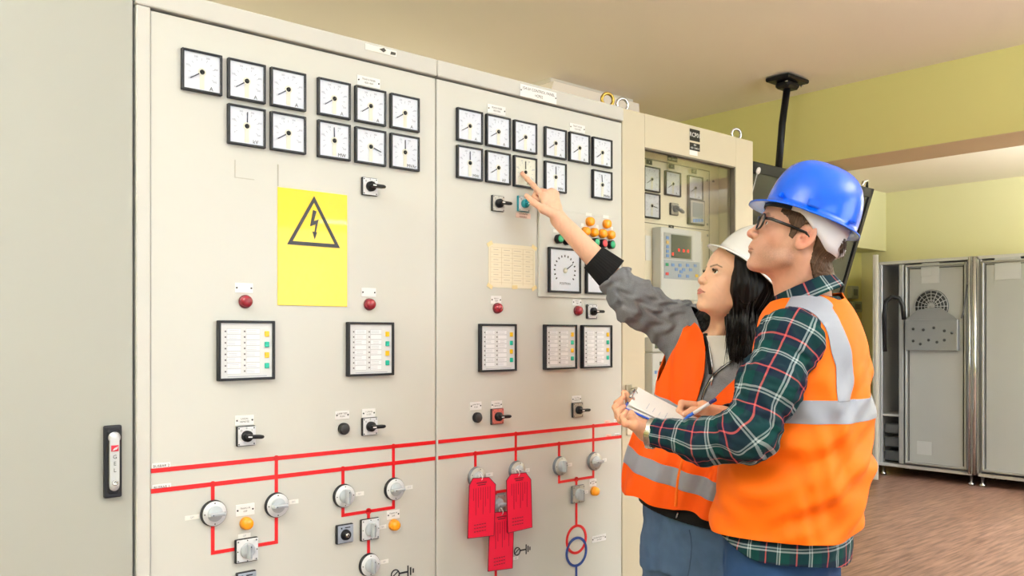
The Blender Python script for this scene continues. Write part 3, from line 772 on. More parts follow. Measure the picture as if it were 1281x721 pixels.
disc(306.8, 688, True, 90, 0, 'square grey switch at the bottom of the left red loop')
disc(429, 620.3, False, 90, 0, 'round grey switch with upright grip above the key switch')
disc(492, 611.8, False, 0, 0, 'round grey switch with level grip beside the seam of the left cabinet')
disc(460.8, 661.8, True, 90, 0, 'square grey switch between key switch and orange lamp')
disc(460.8, 706.5, False, 90, 0, 'round grey switch lowest on the left cabinet')
disc(595, 597, False, 20, 1, 'round grey switch that carries the left red tag')
disc(645.3, 589, False, 20, 1, 'round grey switch that carries the right red tag')
disc(620.5, 630.5, True, 0, 1, 'square grey switch that carries the lowest red tag')
disc(699.5, 583, False, 90, 1, 'round grey switch with upright grip up left of the rings')
disc(742.2, 577, False, 0, 1, 'rightmost round grey switch, level grip')
disc(721, 618, True, 90, 1, 'square grey switch directly above the red and blue rings')
# black key switch
def keyswitch(px, py, label):
    p = PP(px, py); t = tag(empty('key_switch', (p[0], 0, p[2])), label, 'key switch', 'key switches on the left cabinet')
    MB().box((0, -.005, 0), (.050, .010, .050), .002).build('base', BEZEL, t)
    m = MB(); m.box((.0008, -.0106, 0), (.046, .002, .046), .0008); m.box((-.012, -.0119, .016), (.004, .001, .004), 0, 1); m.box((.006, -.0119, .0165), (.016, .001, .0025), 0, 1)
    m.build('face', [mat('key face grey', '9aa3b4', .4), DINK], t)
    m = MB(); m.lathe([(0, .010), (.010, .010), (.0125, .008), (.0145, 0)], (0, -.0116, -.002), 24, 0, RY)
    c = m.build('lock', BLACK, t)
    m = MB(); m.lathe([(0, .002), (.0058, .002), (.0058, 0)], (0, -.0216, -.002), 18, 0, RY); m.box((0, -.0244, -.002), (.0015, .0012, .007), 0, 1)
    m.build('cylinder', [CHR, DINK], c)
keyswitch(429.5, 667.5, 'black key switch on a grey square plate')
keyswitch(306.5, 727.5, 'key switch just cut by the bottom edge, below the square switch')
# ---- warning sign
a = PP(347, 234); b = PP(434, 243); zc0 = PZ(347, 382); zc1 = a[2]
w = b[0] - a[0]; hh = zc1 - zc0
t = tag(empty('warning_sign', (a[0] + w / 2, 0, (zc0 + zc1) / 2)), 'yellow high voltage sign with black triangle and lightning arrow', 'sign')
MB().box((0, -.0012, 0), (w, .0024, hh), .0006).build('board', YEL, t)
def tri(cx_, z0, z1, hw_): return [(cx_ - hw_, z0), (cx_, z1), (cx_ + hw_, z0)]
def sp(px, py):                       # photo point -> local sign coordinates
    q = PP(px, py); return (q[0] - (a[0] + w / 2), q[2] - (zc0 + zc1) / 2)
T0 = [sp(358.5, 306), sp(391.5, 245.5), sp(424.5, 310.5)]
zl = (T0[0][1] + T0[2][1]) / 2; T0 = [(T0[0][0], zl), ((T0[0][0] + T0[2][0]) / 2, T0[1][1]), (T0[2][0], zl)]
cen = (T0[1][0], zl + (T0[1][1] - zl) * .36)
m = MB(); bm = m.bm
inn = [(cen[0] + (p_[0] - cen[0]) * .80, cen[1] + (p_[1] - cen[1]) * .80) for p_ in T0]
for k in range(3):
    k2 = (k + 1) % 3; m.prism([T0[k], T0[k2], inn[k2], inn[k]], -.0036, -.002)
kk = (T0[2][0] - T0[0][0]); H = T0[1][1] - zl
def bl(u, v): return (T0[1][0] + u * kk, zl + v * H)
m.prism([bl(-.02, .72), bl(.045, .70), bl(-.005, .50), bl(.085, .54), bl(.03, .27), bl(.005, .27), bl(.03, .44), bl(-.075, .39)], -.0036, -.002)
m.prism([bl(-.03, .29), bl(.055, .28), bl(.012, .14)], -.0036, -.002)
m.build('warning_symbol', mat('sign black', '24242a', .4), t)
m = MB(); u0 = sp(347.7, 206); u1 = sp(347.7, 233); m.box((u0[0], -.001, (u0[1] + u1[1]) / 2), (.0022, .002, abs(u0[1] - u1[1]))); 
o = m.build('scribed_edge', MATS['scribed grey'], t)
# ---- paper sheet
a = PP(611, 332.5); b = PP(669, 335); w = b[0] - a[0]; hh = PZ(669, 308.5) - PZ(669, 361.5)
t = tag(empty('paper_sheet', (a[0] + w / 2, 0, (PZ(611, 331.5)))), 'yellowed paper sheet with a printed table taped beside the raised plate', 'paper')
m = MB(); m.box((0, -.0006, 0), (w, .0012, hh)); 
for k in range(8): m.box((0, -.0014, hh / 2 - .012 - k * (hh - .02) / 7.5), (w * .92, .0004, .0008), 0, 1)
for k in range(5): m.box((-w * .46 + k * w * .23, -.0014, -.002), (.0009, .0004, hh - .022), 0, 1)
for k in range(7):
    for j in range(4): m.box((-w * .35 + j * w * .23, -.0014, hh / 2 - .019 - k * (hh - .02) / 7.5), (w * (.10 + .03 * ((k * 3 + j) % 3)), .0004, .0016), 0, 2)
m.build('sheet', [PAPERY, mat('table lines', 'd3c6a8', .7), mat('table print', 'c9bfae', .7)], t)
for sx, sz in ((-1, -1), (1, -1), (.1, -1), (-1, 1), (1, 1)):
    MB().box((sx * (w / 2 - .004), -.002, sz * (hh / 2 - .003)), (.022, .0005, .012), rot=Matrix.Rotation(.5 * sx * sz, 3, 'Y')).build('tape', mat('tape', 'ecd9a4', .3), t)
# ---- red tags
def redtag(cor, Y, label, hole):
    q = [PP(x, y, Y) for x, y in cor]; c = sum(q) / len(q)
    t = tag(empty('lockout_tag', (c[0], Y, c[2])), label, 'tag', 'red tags hung on the switches')
    m = MB(); m.prism([(v[0] - c[0], v[2] - c[2]) for v in q], -.0007, .0007); m.build('card', TAGR, t)
    xs = [v[0] - c[0] for v in q]; zs = [v[2] - c[2] for v in q]; x0, x1 = min(xs), max(xs); z0, z1 = min(zs), max(zs); wd = x1 - x0; ht = z1 - z0
    m = MB()
    P = [(v[0] - c[0], v[2] - c[2]) for v in q]
    for i in range(len(P)): red_line(m, [P[i], P[(i + 1) % len(P)]], .0016, -.0013)
    m.box((.0, -.0011, z1 - ht * .09), (wd * .36, .0006, .0030)); m.box((.0, -.0011, z1 - ht * .125), (wd * .28, .0006, .0026))
    for k in range(8):
        L = ht * (.20 + .12 * ((k * 5) % 3)); m.box((x0 + wd * (.2 + .085 * k), -.0011, z1 - ht * .17 - L / 2), (.0009, .0006, L))
    for k in range(3):
        for j in range(5): m.box((x0 + wd * (.25 + .09 * j), -.0011, z0 + ht * (.12 + .055 * k)), (.006, .0006, .0022))
    m.build('print', TAGK, t)
    hp = PP(hole[0], hole[1], Y)
    hx, hz = hp[0] - c[0], hp[2] - c[2]
    MB().tube([(hx, -.003, hz), (hx, -.006, hz + .008), (hx, .004, hz + .018), (hx + .003, .016, hz + .012), (hx, .006, hz - .004), (hx, -.003, hz)], .0012, 6).build('string', PAPER, t)
    return t
def tp(l): return [(540 + x / 3.984, 540 + y / 3.984) for x, y in l]
redtag(tp([(205, 234), (285, 229), (318, 264), (310, 519), (179, 534), (187, 270)]), -.046, 'red tag hanging from the left round switch, leftmost of three', (540 + 248 / 3.984, 540 + 240 / 3.984))
redtag(tp([(395, 213), (468, 206), (494, 240), (500, 478), (379, 507), (372, 246)]), -.049, 'red tag hanging from the right round switch, topmost of three', (540 + 432 / 3.984, 540 + 220 / 3.984))
redtag(tp([(316, 404), (384, 398), (410, 425), (402, 682), (280, 698), (290, 430)]), -.041, 'red tag hanging lowest, tucked between the other two', (540 + 350 / 3.984, 540 + 412 / 3.984))
# ---- eye bolts
def eyebolt(px, py, Y, mt, label, r=.022):
    p = PP(px, py, Y); zc = ZT + .03
    t = tag(empty('lifting_eye', (p[0], Y, ZT)), label, 'lifting ring', 'lifting rings on the cabinet tops')
    m = MB(); an = -0.35
    m.tube([(r * math.cos(a_) * math.cos(an), r * math.cos(a_) * math.sin(an), .012 + r + r * math.sin(a_)) for a_ in np.linspace(0, 2 * PI, 28, endpoint=False)], .0058, 10, closed=True)
    m.build('ring', mt, t)
    MB().lathe([(0, 0), (.013, 0), (.013, .006), (.009, .012), (0, .012)], (0, 0, 0), 20).build('shank', mt, t)
eyebolt(760, 131, .05, BRASS, 'yellowish steel lifting ring atop the middle control cabinet')
eyebolt(778.5, 133, .06, CHR, 'silver lifting ring at the joint of middle and cream cabinets')
eyebolt(921, 178, .06, CHR, 'silver lifting ring near the right corner of the cream cabinet')
# ---- devices behind the glass
def ibox(m, a_, b_, c_, d_, dep, mi, bev=.001, y0=0.0):   # px box (left, right, top, bottom) on the inner panel
    q0 = PP(a_, c_, IY); q1 = PP(b_, c_, IY); zt = PP((a_ + b_) / 2, c_, IY)[2]; zb_ = PP((a_ + b_) / 2, d_, IY)[2]
    m.box(((q0[0] + q1[0]) / 2, IY - y0 - dep / 2, (zt + zb_) / 2), (q1[0] - q0[0], dep, zt - zb_), bev, mi)
def idev(name, label, cat, group=None):
    return tag(empty(name, (0, 0, 0)), label, cat, group)
t = idev('digital_meter', 'black framed digital meter with grey display behind the glass door', 'digital meter')
m = MB(); ibox(m, 859, 878.5, 250.5, 282, .014, 0, .002); m.build('case', BEZEL, t)
m = MB(); ibox(m, 860.3, 877.2, 252.3, 280, .002, 0, .0005, .014); m.build('face', mat('dm face', 'c8c6c2', .4), t)
m = MB(); ibox(m, 862.5, 875.4, 254.5, 273, .001, 0, 0, .016); m.build('display', LCDB, t)
for k in range(4):
    m = MB(); ibox(m, 863 + 3.3 * k, 865.3 + 3.3 * k, 274.6, 278.4, .002, 0, 0, .016); m.build('button', BLUEK, t)
t = idev('protection_relay', 'large pale protection relay with dark screen showing red marks', 'relay')
m = MB(); ibox(m, 815.5, 866, 288, 376, .045, 0, .003); m.build('case', RELAY, t)
m = MB(); ibox(m, 819, 863.5, 327.5, 350.5, .002, 0, .0004, .045); m.build('keypad', RELAYD, t)
m = MB(); ibox(m, 819, 854.5, 294, 326, .002, 0, .0004, .045); m.build('display_frame', mat('relay frame', 'b4b8ba', .4), t)
m = MB(); ibox(m, 827.5, 852.5, 296, 324.5, .001, 0, 0, .047); sc_ = m.build('screen', LCD, t)
m = MB()
for (x, y) in ((837, 314), (843, 315), (848.5, 315.5), (829.5, 319)): ibox(m, x - .9, x + .9, y - 1.6, y + 1.6, .0006, 0, 0, .048)
m.build('red_marks', LEDR, sc_)
for k in range(5):
    m = MB(); ibox(m, 821.3, 824.3, 297 + k * 5.6, 300.6 + k * 5.6, .002, 0, 0, .047); m.build('button', BLUEK if k != 1 else mat('amber key', 'e8c070', .4), t)
for (x, y, c_) in ((822.3, 332, GRNB), (822.3, 343.5, RDB), (829.5, 332.5, BLUEK), (838.5, 333, BLUEK), (834, 338, BLUEK), (840, 341, BLUEK), (848, 333, BLUEK), (843, 338.5, BLUEK), (852, 338.5, BLUEK), (857.5, 333.5, BLUEK), (838, 346, BLUEK), (848, 346.5, BLUEK), (859.5, 346, YELB)):
    m = MB(); ibox(m, x - 1.7, x + 1.7, y - 1.8, y + 1.8, .002, 0, 0, .047); m.build('button', c_, t)
m = MB(); ibox(m, 807, 814, 295, 326, .002, 0, 0); tag(m.build('paper_label', PAPER), 'white paper strip left of the protection relay, behind the glass', 'label', 'paper strips behind the glass door')
m = MB(); ibox(m, 867.5, 878.5, 302, 384, .002, 0, 0); tag(m.build('paper_label', PAPER), 'tall white paper strip right of the protection relay', 'label', 'paper strips behind the glass door')
for (y0, y1, nme, lab) in ((422, 440, 'relay_module', 'small relay module with tiny display, just above the lower relay'), (441.5, 497, 'protection_relay', 'lower pale relay with blue keys, left of the orange vest')):
    t = idev(nme, lab, 'relay')
    m = MB(); ibox(m, 806, 836, y0, y1, .04, 0, .003); m.build('case', RELAY, t)
    if y0 < 430:
        m = MB(); ibox(m, 809, 822, y0 + 7, y1 - 4, .002, 0, 0, .04); m.build('display', LCD, t)
    else:
        m = MB(); ibox(m, 815, 832, 452, 456.5, .002, 0, 0, .04); m.build('display', LCD, t)
        for k in range(5):
            m = MB(); ibox(m, 808.5 + k * 4, 811 + k * 4, 463.5, 467.5, .002, 0, 0, .04); m.build('button', BLUEK, t)
        m = MB(); ibox(m, 810, 816.5, 472.5, 491, .0015, 0, 0, .04); m.build('sticker', PAPER, t)
for (x, mt_, d) in ((808.8, ORL, 'orange yellow button low behind the glass door'), (815.2, RDB, 'red button low behind the glass door')):
    key = 'ib' + d[:3]
    lathe_thing(key, 'push_button', [('collar', [(.013, 0), (.013, .008), (.011, .010), (0, .010)], KNGD), ('cap', [(.011, .008), (.011, .014), (0, .015)], mt_)], x, 642, d, 'button', 'buttons low behind the glass door', IY)
m = MB()
for y in (652.5, 664.5): ibox(m, 804, 832, y - 1.2, y + 1.2, .0015, 0, 0)
m.build('mimic_line', mat('magenta line', 'b8285a', .4), ip).parent = None
o = bpy.data.objects[-1] if False else None
for ob in COL.objects:
    if ob.name.startswith('mimic_line'): ob.parent = ip; ob.location = (-cabD.location[0], 0, 0)
nameplate(811, 631, .040, .018, ['154'], 'black engraved plate above the low orange button', Y=IY, mt=BLACK, ink=NPL, screws=False, ts=.010, group=BP)
# ================================================================ FAR ROOM: open grey cubicles
def far_cubicle(y0, y1, label, group, gapw):
    # stands against the right wall, open towards -X
    x0 = 8.80; x1 = WALLX - .03; zt = 2.19; z0 = .10
    t = tag(empty('steel_cubicle', (x0, (y0 + y1) / 2, 0)), label, 'cabinet', group)
    w_ = (y1 - y0); d_ = x1 - x0; tk = .03
    m = MB()
    m.box((d_ / 2, -w_ / 2 + tk / 2, (zt + z0) / 2), (d_, tk, zt - z0)); m.box((d_ / 2, w_ / 2 - tk / 2, (zt + z0) / 2), (d_, tk, zt - z0))
    m.box((d_ - tk / 2, 0, (zt + z0) / 2), (tk, w_, zt - z0)); m.box((d_ / 2, 0, zt - tk / 2), (d_, w_, tk)); m.box((d_ / 2, 0, z0 + tk / 2), (d_, w_, tk))
    m.build('body', LGREY, t)
    for sy in (-1, 1):
        MB().box((.035, sy * (w_ / 2 - .03), (zt + z0) / 2), (.05, .05, zt - z0 - .02), .006).build('post', ALU, t)
        for xx in (.05, d_ - .05): MB().lathe([(0, 0), (.03, 0), (.03, .02), (.015, .03), (.015, .1), (0, .1)], (xx, sy * (w_ / 2 - .05), 0), 14).build('foot', CHR, t)
    # inner swing panel
    pw = w_ - .13 - gapw; po = -gapw / 2
    m = MB(); m.box((.0, 0, (zt + z0) / 2), (.02, pw, zt - z0 - .10), .003)
    p = m.build('inner_door', mat('inner grey paint', 'a6a9aa', .4, metal=.15, noise=.04, nscale=3), t, (.0, po, 0), (0, 0, 0))
    if gapw: MB().box((0, pw / 2 + po + .04, (zt + z0) / 2), (.05, .05, zt - z0 - .08), .006).build('post', ALU, t)
    m = MB()
    for sy in (-1, 1): m.box((-.022, sy * (pw / 2 - .012), (zt + z0) / 2), (.024, .020, zt - z0 - .10), .004)
    for zz in (zt - .062, z0 + .062): m.box((-.022, 0, zz), (.024, pw, .022), .004)
    m.build('rim', ALU, p)
    m = MB(); m.box((-.012, sy * (pw / 2 - .035), (zt + z0) / 2), (.006, .006, zt - z0 - .16)); m.box((-.012, -(pw / 2 - .035), (zt + z0) / 2), (.006, .006, zt - z0 - .16))
    m.box((-.012, 0, zt - .09), (.006, pw - .07, .006)); m.build('seal', GAP, p)
    return t, p, w_, pw, zt, z0
fy1 = 2.26; fy0 = 1.30
tF, pF, w_, pw, zt, z0 = far_cubicle(fy0, fy1, 'open grey steel cubicle with fan grille and metal pocket, in the far room', 'open steel cubicles in the far room', 0.24)
# fan grille + pocket on first
zf = EYE + .27; 
t_ = MB(); t_.lathe([(0, .004), (.165, .004), (.165, 0)], (-.012, .04, zf), 36, 0, Matrix.Rotation(-PI / 2, 3, 'Y'))
gr = t_.build('fan', mat('fan dark', '33363a', .6), pF)
m = MB()
for k in range(5):
    r_ = .03 + .032 * k
    m.tube([(-.022, .04 + r_ * math.cos(a_), zf + r_ * math.sin(a_)) for a_ in np.linspace(0, 2 * PI, 32, endpoint=False)], .0035, 6, closed=True)
for k in range(8):
    a_ = k * PI / 8; m.tube([(-.02, .04 - .16 * math.cos(a_), zf - .16 * math.sin(a_)), (-.02, .04 + .16 * math.cos(a_), zf + .16 * math.sin(a_))], .004, 6)
m.build('grille', ALU, gr)
m = MB(); zp = EYE - .01
m.box((-.05, .03, zp), (.006, .50, .30), .002); m.box((-.03, .28, zp), (.04, .006, .30), .002); m.box((-.03, -.22, zp), (.04, .006, .30), .002); m.box((-.03, .03, zp - .15), (.04, .50, .006), .001)
m.prism([(0, 0), (.5, 0), (.38, .10), (.16, .12)], -.006, 0, 0, (-.05, -.22, zp + .15), Matrix.Rotation(PI / 2, 3, 'Z'))
pk = m.build('document_pocket', mat('pocket grey', '8a8d90', .35, metal=.4), pF)
for (yy, zz) in ((.2, .06), (.1, .05), (.2, -.06), (.05, -.05), (-.03, -.07), (-.1, -.05), (-.1, .04), (.0, .07), (-.17, .02), (.13, -.09)):
    MB().lathe([(0, .002), (.014, .002), (.014, 0)], (-.0535, yy, zp + zz), 12, 0, Matrix.Rotation(-PI / 2, 3, 'Y')).build('hole', mat('hole dark', '3c3f42', .6), pk)
m = MB(); m.box((-.013, .05, EYE + .60), (.006, .17, .20), .001); m.box((-.013, .09, EYE + .62), (.010, .10, .10), .001)
m.build('document', mat('grey label', 'b4b8ba', .5), pF)
m = MB(); m.box((-.013, .11, EYE - 1.13), (.006, .14, .13), .001); m.build('sticker', MATS['grey label'], pF)
m = MB(); m.tube([(-.03, -.30, zf + .20), (-.03, -.27, zf - .05), (-.03, -.25, zf - .12)], .008, 8); m.build('stay', KNGD, pF)
# arched black hose
hs = [W(1107, 440, 8.45), W(1106, 395, 8.45), W(1108, 378, 8.44), W(1115, 371, 8.43), W(1124, 373, 8.42), W(1129, 382, 8.40), W(1131, 400, 8.38)]
m = MB(); m.tube([(p_[0] - 8.80, p_[1] - (fy0 + fy1) / 2, p_[2]) for p_ in hs], .022, 12)
h_ = m.build('hose', BLACK, tF)
# left leaf: open door seen edge on
hinge = np.array([8.79, 2.275]); tip = np.array([7.93, 1.857])
lv = tip - hinge; ll = np.linalg.norm(lv); an = math.atan2(lv[1], lv[0])
m = MB(); m.box((ll / 2, 0, 1.14), (ll, .028, 2.10), .004); m.box((ll - .012, .01, 1.14), (.024, .05, 2.10), .004); 
o = m.build('door', LGREY, tF, (hinge[0] - 8.80, hinge[1] - (fy0 + fy1) / 2, 0), (0, 0, an))
far_post = None
t2, p2, w2, pw2, zt2, z02 = far_cubicle(.52, fy0 - .0, 'open grey steel cubicle with label plate, cut by the right edge of the photo', 'open steel cubicles in the far room', 0.0)
m = MB(); m.box((-.013, .10, EYE + .58), (.006, .22, .15), .001); m.box((-.013, .10, EYE + .70), (.008, .22, .02), .001); m.build('label_plate', MATS['grey label'], p2)
m = MB(); m.tube([(-.06, w2 / 2 - .02, .12), (-.06, w2 / 2 - .02, 2.18)], .02, 10); m.build('locking_bar', CHR, t2)
m = MB(); m.tube([(-.05, -w_ / 2 + .03, .12), (-.05, -w_ / 2 + .03, 2.18)], .014, 10); m.build('locking_bar', CHR, tF)
MB().box((.30, w_ / 2 - .15, .62), (.56, .24, .02)).build('shelf', LGREY, tF)
for k in range(3): MB().box((.16, w_ / 2 - .14, .20 + k * .14), (.2, .18, .10), .01).build('device', mat('dark device', '55585c', .5), tF)
# small wall boxes on the wall behind the pole
for (px, py, s1, s2, lb) in ((1067, 366, .11, .14, 'small grey socket box on the yellow wall beside the orange vest'), (1070, 384, .14, .12, 'greenish wall box just under the small grey socket box')):
    p = PP(px, py, WALLY - .03)
    t = tag(empty('wall_box', (p[0], WALLY - .28 + .28, p[2])), lb, 'socket', 'small boxes on the far wall')
    MB().box((0, -.03, 0), (s1 * 1.4, .06, s2), .008).build('case', mat('wallbox ' + lb[:5], 'a8ac9c' if 'grey' in lb[:12] else '93a08c', .5), t)
    MB().box((0, -.062, 0), (s1 * .8, .006, s2 * .5), .002).build('cover', mat('wallbox cover', '6b6f66', .5), t)
# ================================================================ PEOPLE: implicit surfaces in the frame (r, f, u) = right, forward, up from the eye
import time as _time
_t0 = _time.time()
def C(px, py, f): t = (px - CX) / FPX; return np.array([t * f, f, (HY - py) / FPX * f])
def toworld(V): V = np.asarray(V); return CAM + V[..., 0:1] * RV + V[..., 1:2] * FV + V[..., 2:3] * np.array([0, 0, 1.0])
def smin(a, b, k):
    h = np.clip(.5 + .5 * (b - a) / k, 0, 1); return b * (1 - h) + a * h - k * h * (1 - h)
def smax(a, b, k): return -smin(-a, -b, k)
def sph(P, c, r): return np.linalg.norm(P - np.asarray(c), axis=1) - r
def ell(P, c, r, M=None):
    q = P - np.asarray(c)
    if M is not None: q = q @ M
    r = np.asarray(r); k0 = np.linalg.norm(q / r, axis=1); k1 = np.linalg.norm(q / (r * r), axis=1)
    return k0 * (k0 - 1) / np.maximum(k1, 1e-6)
def cone(P, a, b, ra, rb):
    a = np.asarray(a, float); b = np.asarray(b, float); ab = b - a
    t = np.clip(((P - a) @ ab) / (ab @ ab), 0, 1)
    return np.linalg.norm(P - a - t[:, None] * ab, axis=1) - (ra + (rb - ra) * t)
def chain(P, pts, rs, k=.01):
    d = None
    for i in range(len(pts) - 1):
        e = cone(P, pts[i], pts[i + 1], rs[i], rs[i + 1]); d = e if d is None else smin(d, e, k)
    return d
def nets(f, lo, hi, h, B=8, project=1):
    lo = np.asarray(lo, float); hi = np.asarray(hi, float)
    nb = np.ceil((hi - lo) / (h * B)).astype(int) + 1; n = nb * B
    g = np.stack(np.meshgrid(*[np.arange(k) for k in nb], indexing='ij'), -1).reshape(-1, 3)
    ctr = lo + (g * B + (B - 1) / 2) * h
    d = f(ctr); act = np.abs(d) < B * h * .87 * 1.6 + .006
    V = np.repeat(np.repeat(np.repeat(np.where(d < 0, -1., 1.).astype(np.float32).reshape(nb), B, 0), B, 1), B, 2)
    off = np.stack(np.meshgrid(*[np.arange(B)] * 3, indexing='ij'), -1).reshape(-1, 3)
    ga = g[act]
    for s in range(0, len(ga), 400):
        idx = (ga[s:s + 400, None, :] * B + off[None]).reshape(-1, 3)
        V[idx[:, 0], idx[:, 1], idx[:, 2]] = f(lo + idx * h)
    S = V < 0
    cnt = np.zeros(tuple(n - 1), np.uint8)
    for i in (0, 1):
        for j in (0, 1):
            for k in (0, 1): cnt += S[i:n[0] - 1 + i, j:n[1] - 1 + j, k:n[2] - 1 + k]
    cells = np.argwhere((cnt > 0) & (cnt < 8)); del cnt
    idm = np.full(tuple(n - 1), -1, np.int32); idm[cells[:, 0], cells[:, 1], cells[:, 2]] = np.arange(len(cells))
    cv = {}
    for i in (0, 1):
        for j in (0, 1):
            for k in (0, 1): cv[(i, j, k)] = V[cells[:, 0] + i, cells[:, 1] + j, cells[:, 2] + k]
    acc = np.zeros((len(cells), 3)); c = np.zeros(len(cells))
    cs = list(cv)
    for a in cs:
        for ax in range(3):
            if a[ax] == 0:
                b = tuple(a[m] + (m == ax) for m in range(3)); va, vb = cv[a], cv[b]
                x = (va < 0) != (vb < 0); t = np.where(x, va / np.where(x, va - vb, 1), 0)
                p = np.array(a, float)[None] + np.eye(3)[ax][None] * t[:, None]
                acc += p * x[:, None]; c += x
    verts = lo + (cells + acc / c[:, None]) * h
    quads = []
    for ax in range(3):
        sl0 = [slice(None)] * 3; sl1 = [slice(None)] * 3; sl0[ax] = slice(0, -1); sl1[ax] = slice(1, None)
        a = S[tuple(sl0)]; b = S[tuple(sl1)]
        e = np.argwhere(a != b); a1, a2 = [(1, 2), (2, 0), (0, 1)][ax]
        ok = (e[:, a1] > 0) & (e[:, a2] > 0) & (e[:, a1] < n[a1] - 1) & (e[:, a2] < n[a2] - 1); e = e[ok]
        fl = a[e[:, 0], e[:, 1], e[:, 2]]
        def cell(d1, d2):
            q = e.copy(); q[:, a1] -= d1; q[:, a2] -= d2; return idm[q[:, 0], q[:, 1], q[:, 2]]
        q = np.stack([cell(1, 1), cell(0, 1), cell(0, 0), cell(1, 0)], 1)
        q[~fl] = q[~fl][:, ::-1]
        quads.append(q[(q >= 0).all(1)])
    F = np.concatenate(quads)
    for _ in range(project):
        e = h * .5; d = f(verts); G = np.stack([f(verts + np.eye(3)[i] * e) - f(verts - np.eye(3)[i] * e) for i in range(3)], 1) / (2 * e)
        s = d / np.maximum((G ** 2).sum(1), .25); s = np.clip(s, -h * .6, h * .6); verts = verts - G * s[:, None]
    return verts, F
def normals(V, T):
    fn = np.cross(V[T[:, 1]] - V[T[:, 0]], V[T[:, 2]] - V[T[:, 0]]); N = np.zeros_like(V)
    for k in range(3): np.add.at(N, T[:, k], fn)
    return N / np.maximum(np.linalg.norm(N, axis=1), 1e-12)[:, None]
def tri(F): return np.concatenate([F[:, [0, 1, 2]], F[:, [0, 2, 3]]]) if F.shape[1] == 4 else F
def clip(V, F, s):
    # keep the part of a mesh where the vertex field s is negative
    T = tri(F); s = np.where(np.abs(s) < 1e-9, 1e-9, s); ins = s < 0; c = ins[T].sum(1)
    keep = [T[c == 3]]; newV = []; base = len(V)
    cuts = {}
    out = []
    for t in T[(c > 0) & (c < 3)]:
        poly = []
        for i in range(3):
            a, b = int(t[i]), int(t[(i + 1) % 3])
            if ins[a]: poly.append(a)
            if ins[a] != ins[b]:
                k = (a, b) if a < b else (b, a)
                if k not in cuts:
                    w = s[k[0]] / (s[k[0]] - s[k[1]]); cuts[k] = base + len(newV); newV.append(V[k[0]] * (1 - w) + V[k[1]] * w)
                poly.append(cuts[k])
        for i in range(1, len(poly) - 1): out.append((poly[0], poly[i], poly[i + 1]))
    if newV: V = np.concatenate([V, np.array(newV)])
    F2 = np.concatenate(keep + ([np.array(out)] if out else []))
    u, inv = np.unique(F2, return_inverse=True)
    return V[u], inv.reshape(F2.shape)
def merge(parts):
    Vs, Fs, b = [], [], 0
    for V, F in parts: Vs.append(V); Fs.append(tri(F) + b); b += len(V)
    return np.concatenate(Vs), np.concatenate(Fs)
def mesh_np(name, V, F, mats, parent, base, solid=0.0, attr=None, col=None, mi=None, offset=-1):
    Wd = toworld(V) - base
    me = bpy.data.meshes.new(name); k = F.shape[1]
    me.vertices.add(len(Wd)); me.vertices.foreach_set('co', Wd.astype(np.float32).ravel())
    me.loops.add(F.size); me.loops.foreach_set('vertex_index', F.astype(np.int32).ravel())
    me.polygons.add(len(F)); me.polygons.foreach_set('loop_start', np.arange(0, F.size, k, dtype=np.int32))
    me.polygons.foreach_set('use_smooth', np.ones(len(F), bool))
    if mi is not None: me.polygons.foreach_set('material_index', mi.astype(np.int32))
    me.update(calc_edges=True); me.validate()
    for m in (mats if isinstance(mats, (list, tuple)) else [mats]): me.materials.append(m)
    if attr is not None:
        a = me.attributes.new('cloth', 'FLOAT_VECTOR', 'POINT'); a.data.foreach_set('vector', attr.astype(np.float32).ravel())
    if col is not None:
        a = me.attributes.new('tint', 'FLOAT_COLOR', 'POINT'); a.data.foreach_set('color', np.c_[col, np.ones(len(col))].astype(np.float32).ravel())
    o = bpy.data.objects.new(name, me); COL.objects.link(o)
    if parent: o.parent = parent
    else: o.location = base
    if solid:
        md = o.modifiers.new('thickness', 'SOLIDIFY'); md.thickness = solid; md.offset = offset
    return o
_rng = np.random.RandomState(7)
def fold(P, sc, seed=0, stretch=(1, 1, 1), oct_=4):
    rs = np.random.RandomState(seed); Q = P * np.asarray(stretch); o = np.zeros(len(P)); amp = 1.0; tot = 0
    wv = np.stack([np.sin(Q @ rs.randn(3) * 2.2 / sc + rs.rand() * 6) for _ in range(3)], 1) * sc * .28
    Q = Q + wv
    for i in range(oct_):
        d = rs.randn(3); d /= np.linalg.norm(d); k = 2 * PI / sc * (1.0 + .55 * i)
        o += amp * np.sin(Q @ d * k + rs.rand() * 6); tot += amp; amp *= .7
    return o / tot
def basis(fwd, left, up): return np.stack([np.asarray(fwd, float), np.asarray(left, float), np.asarray(up, float)], 1)   # columns
def head_basis(yaw, pitch, roll=0.0):
    # yaw: angle of facing from image-left, positive = turned away from the camera
    f0 = np.array([-math.cos(yaw), math.sin(yaw), 0]); l0 = np.array([-f0[1], f0[0], 0]); u0 = np.array([0, 0, 1.0])
    f = f0 * math.cos(pitch) + u0 * math.sin(pitch); u = u0 * math.cos(pitch) - f0 * math.sin(pitch)
    l = l0 * math.cos(roll) + u * math.sin(roll); u = u * math.cos(roll) - l0 * math.sin(roll)
    return basis(f, l, u)
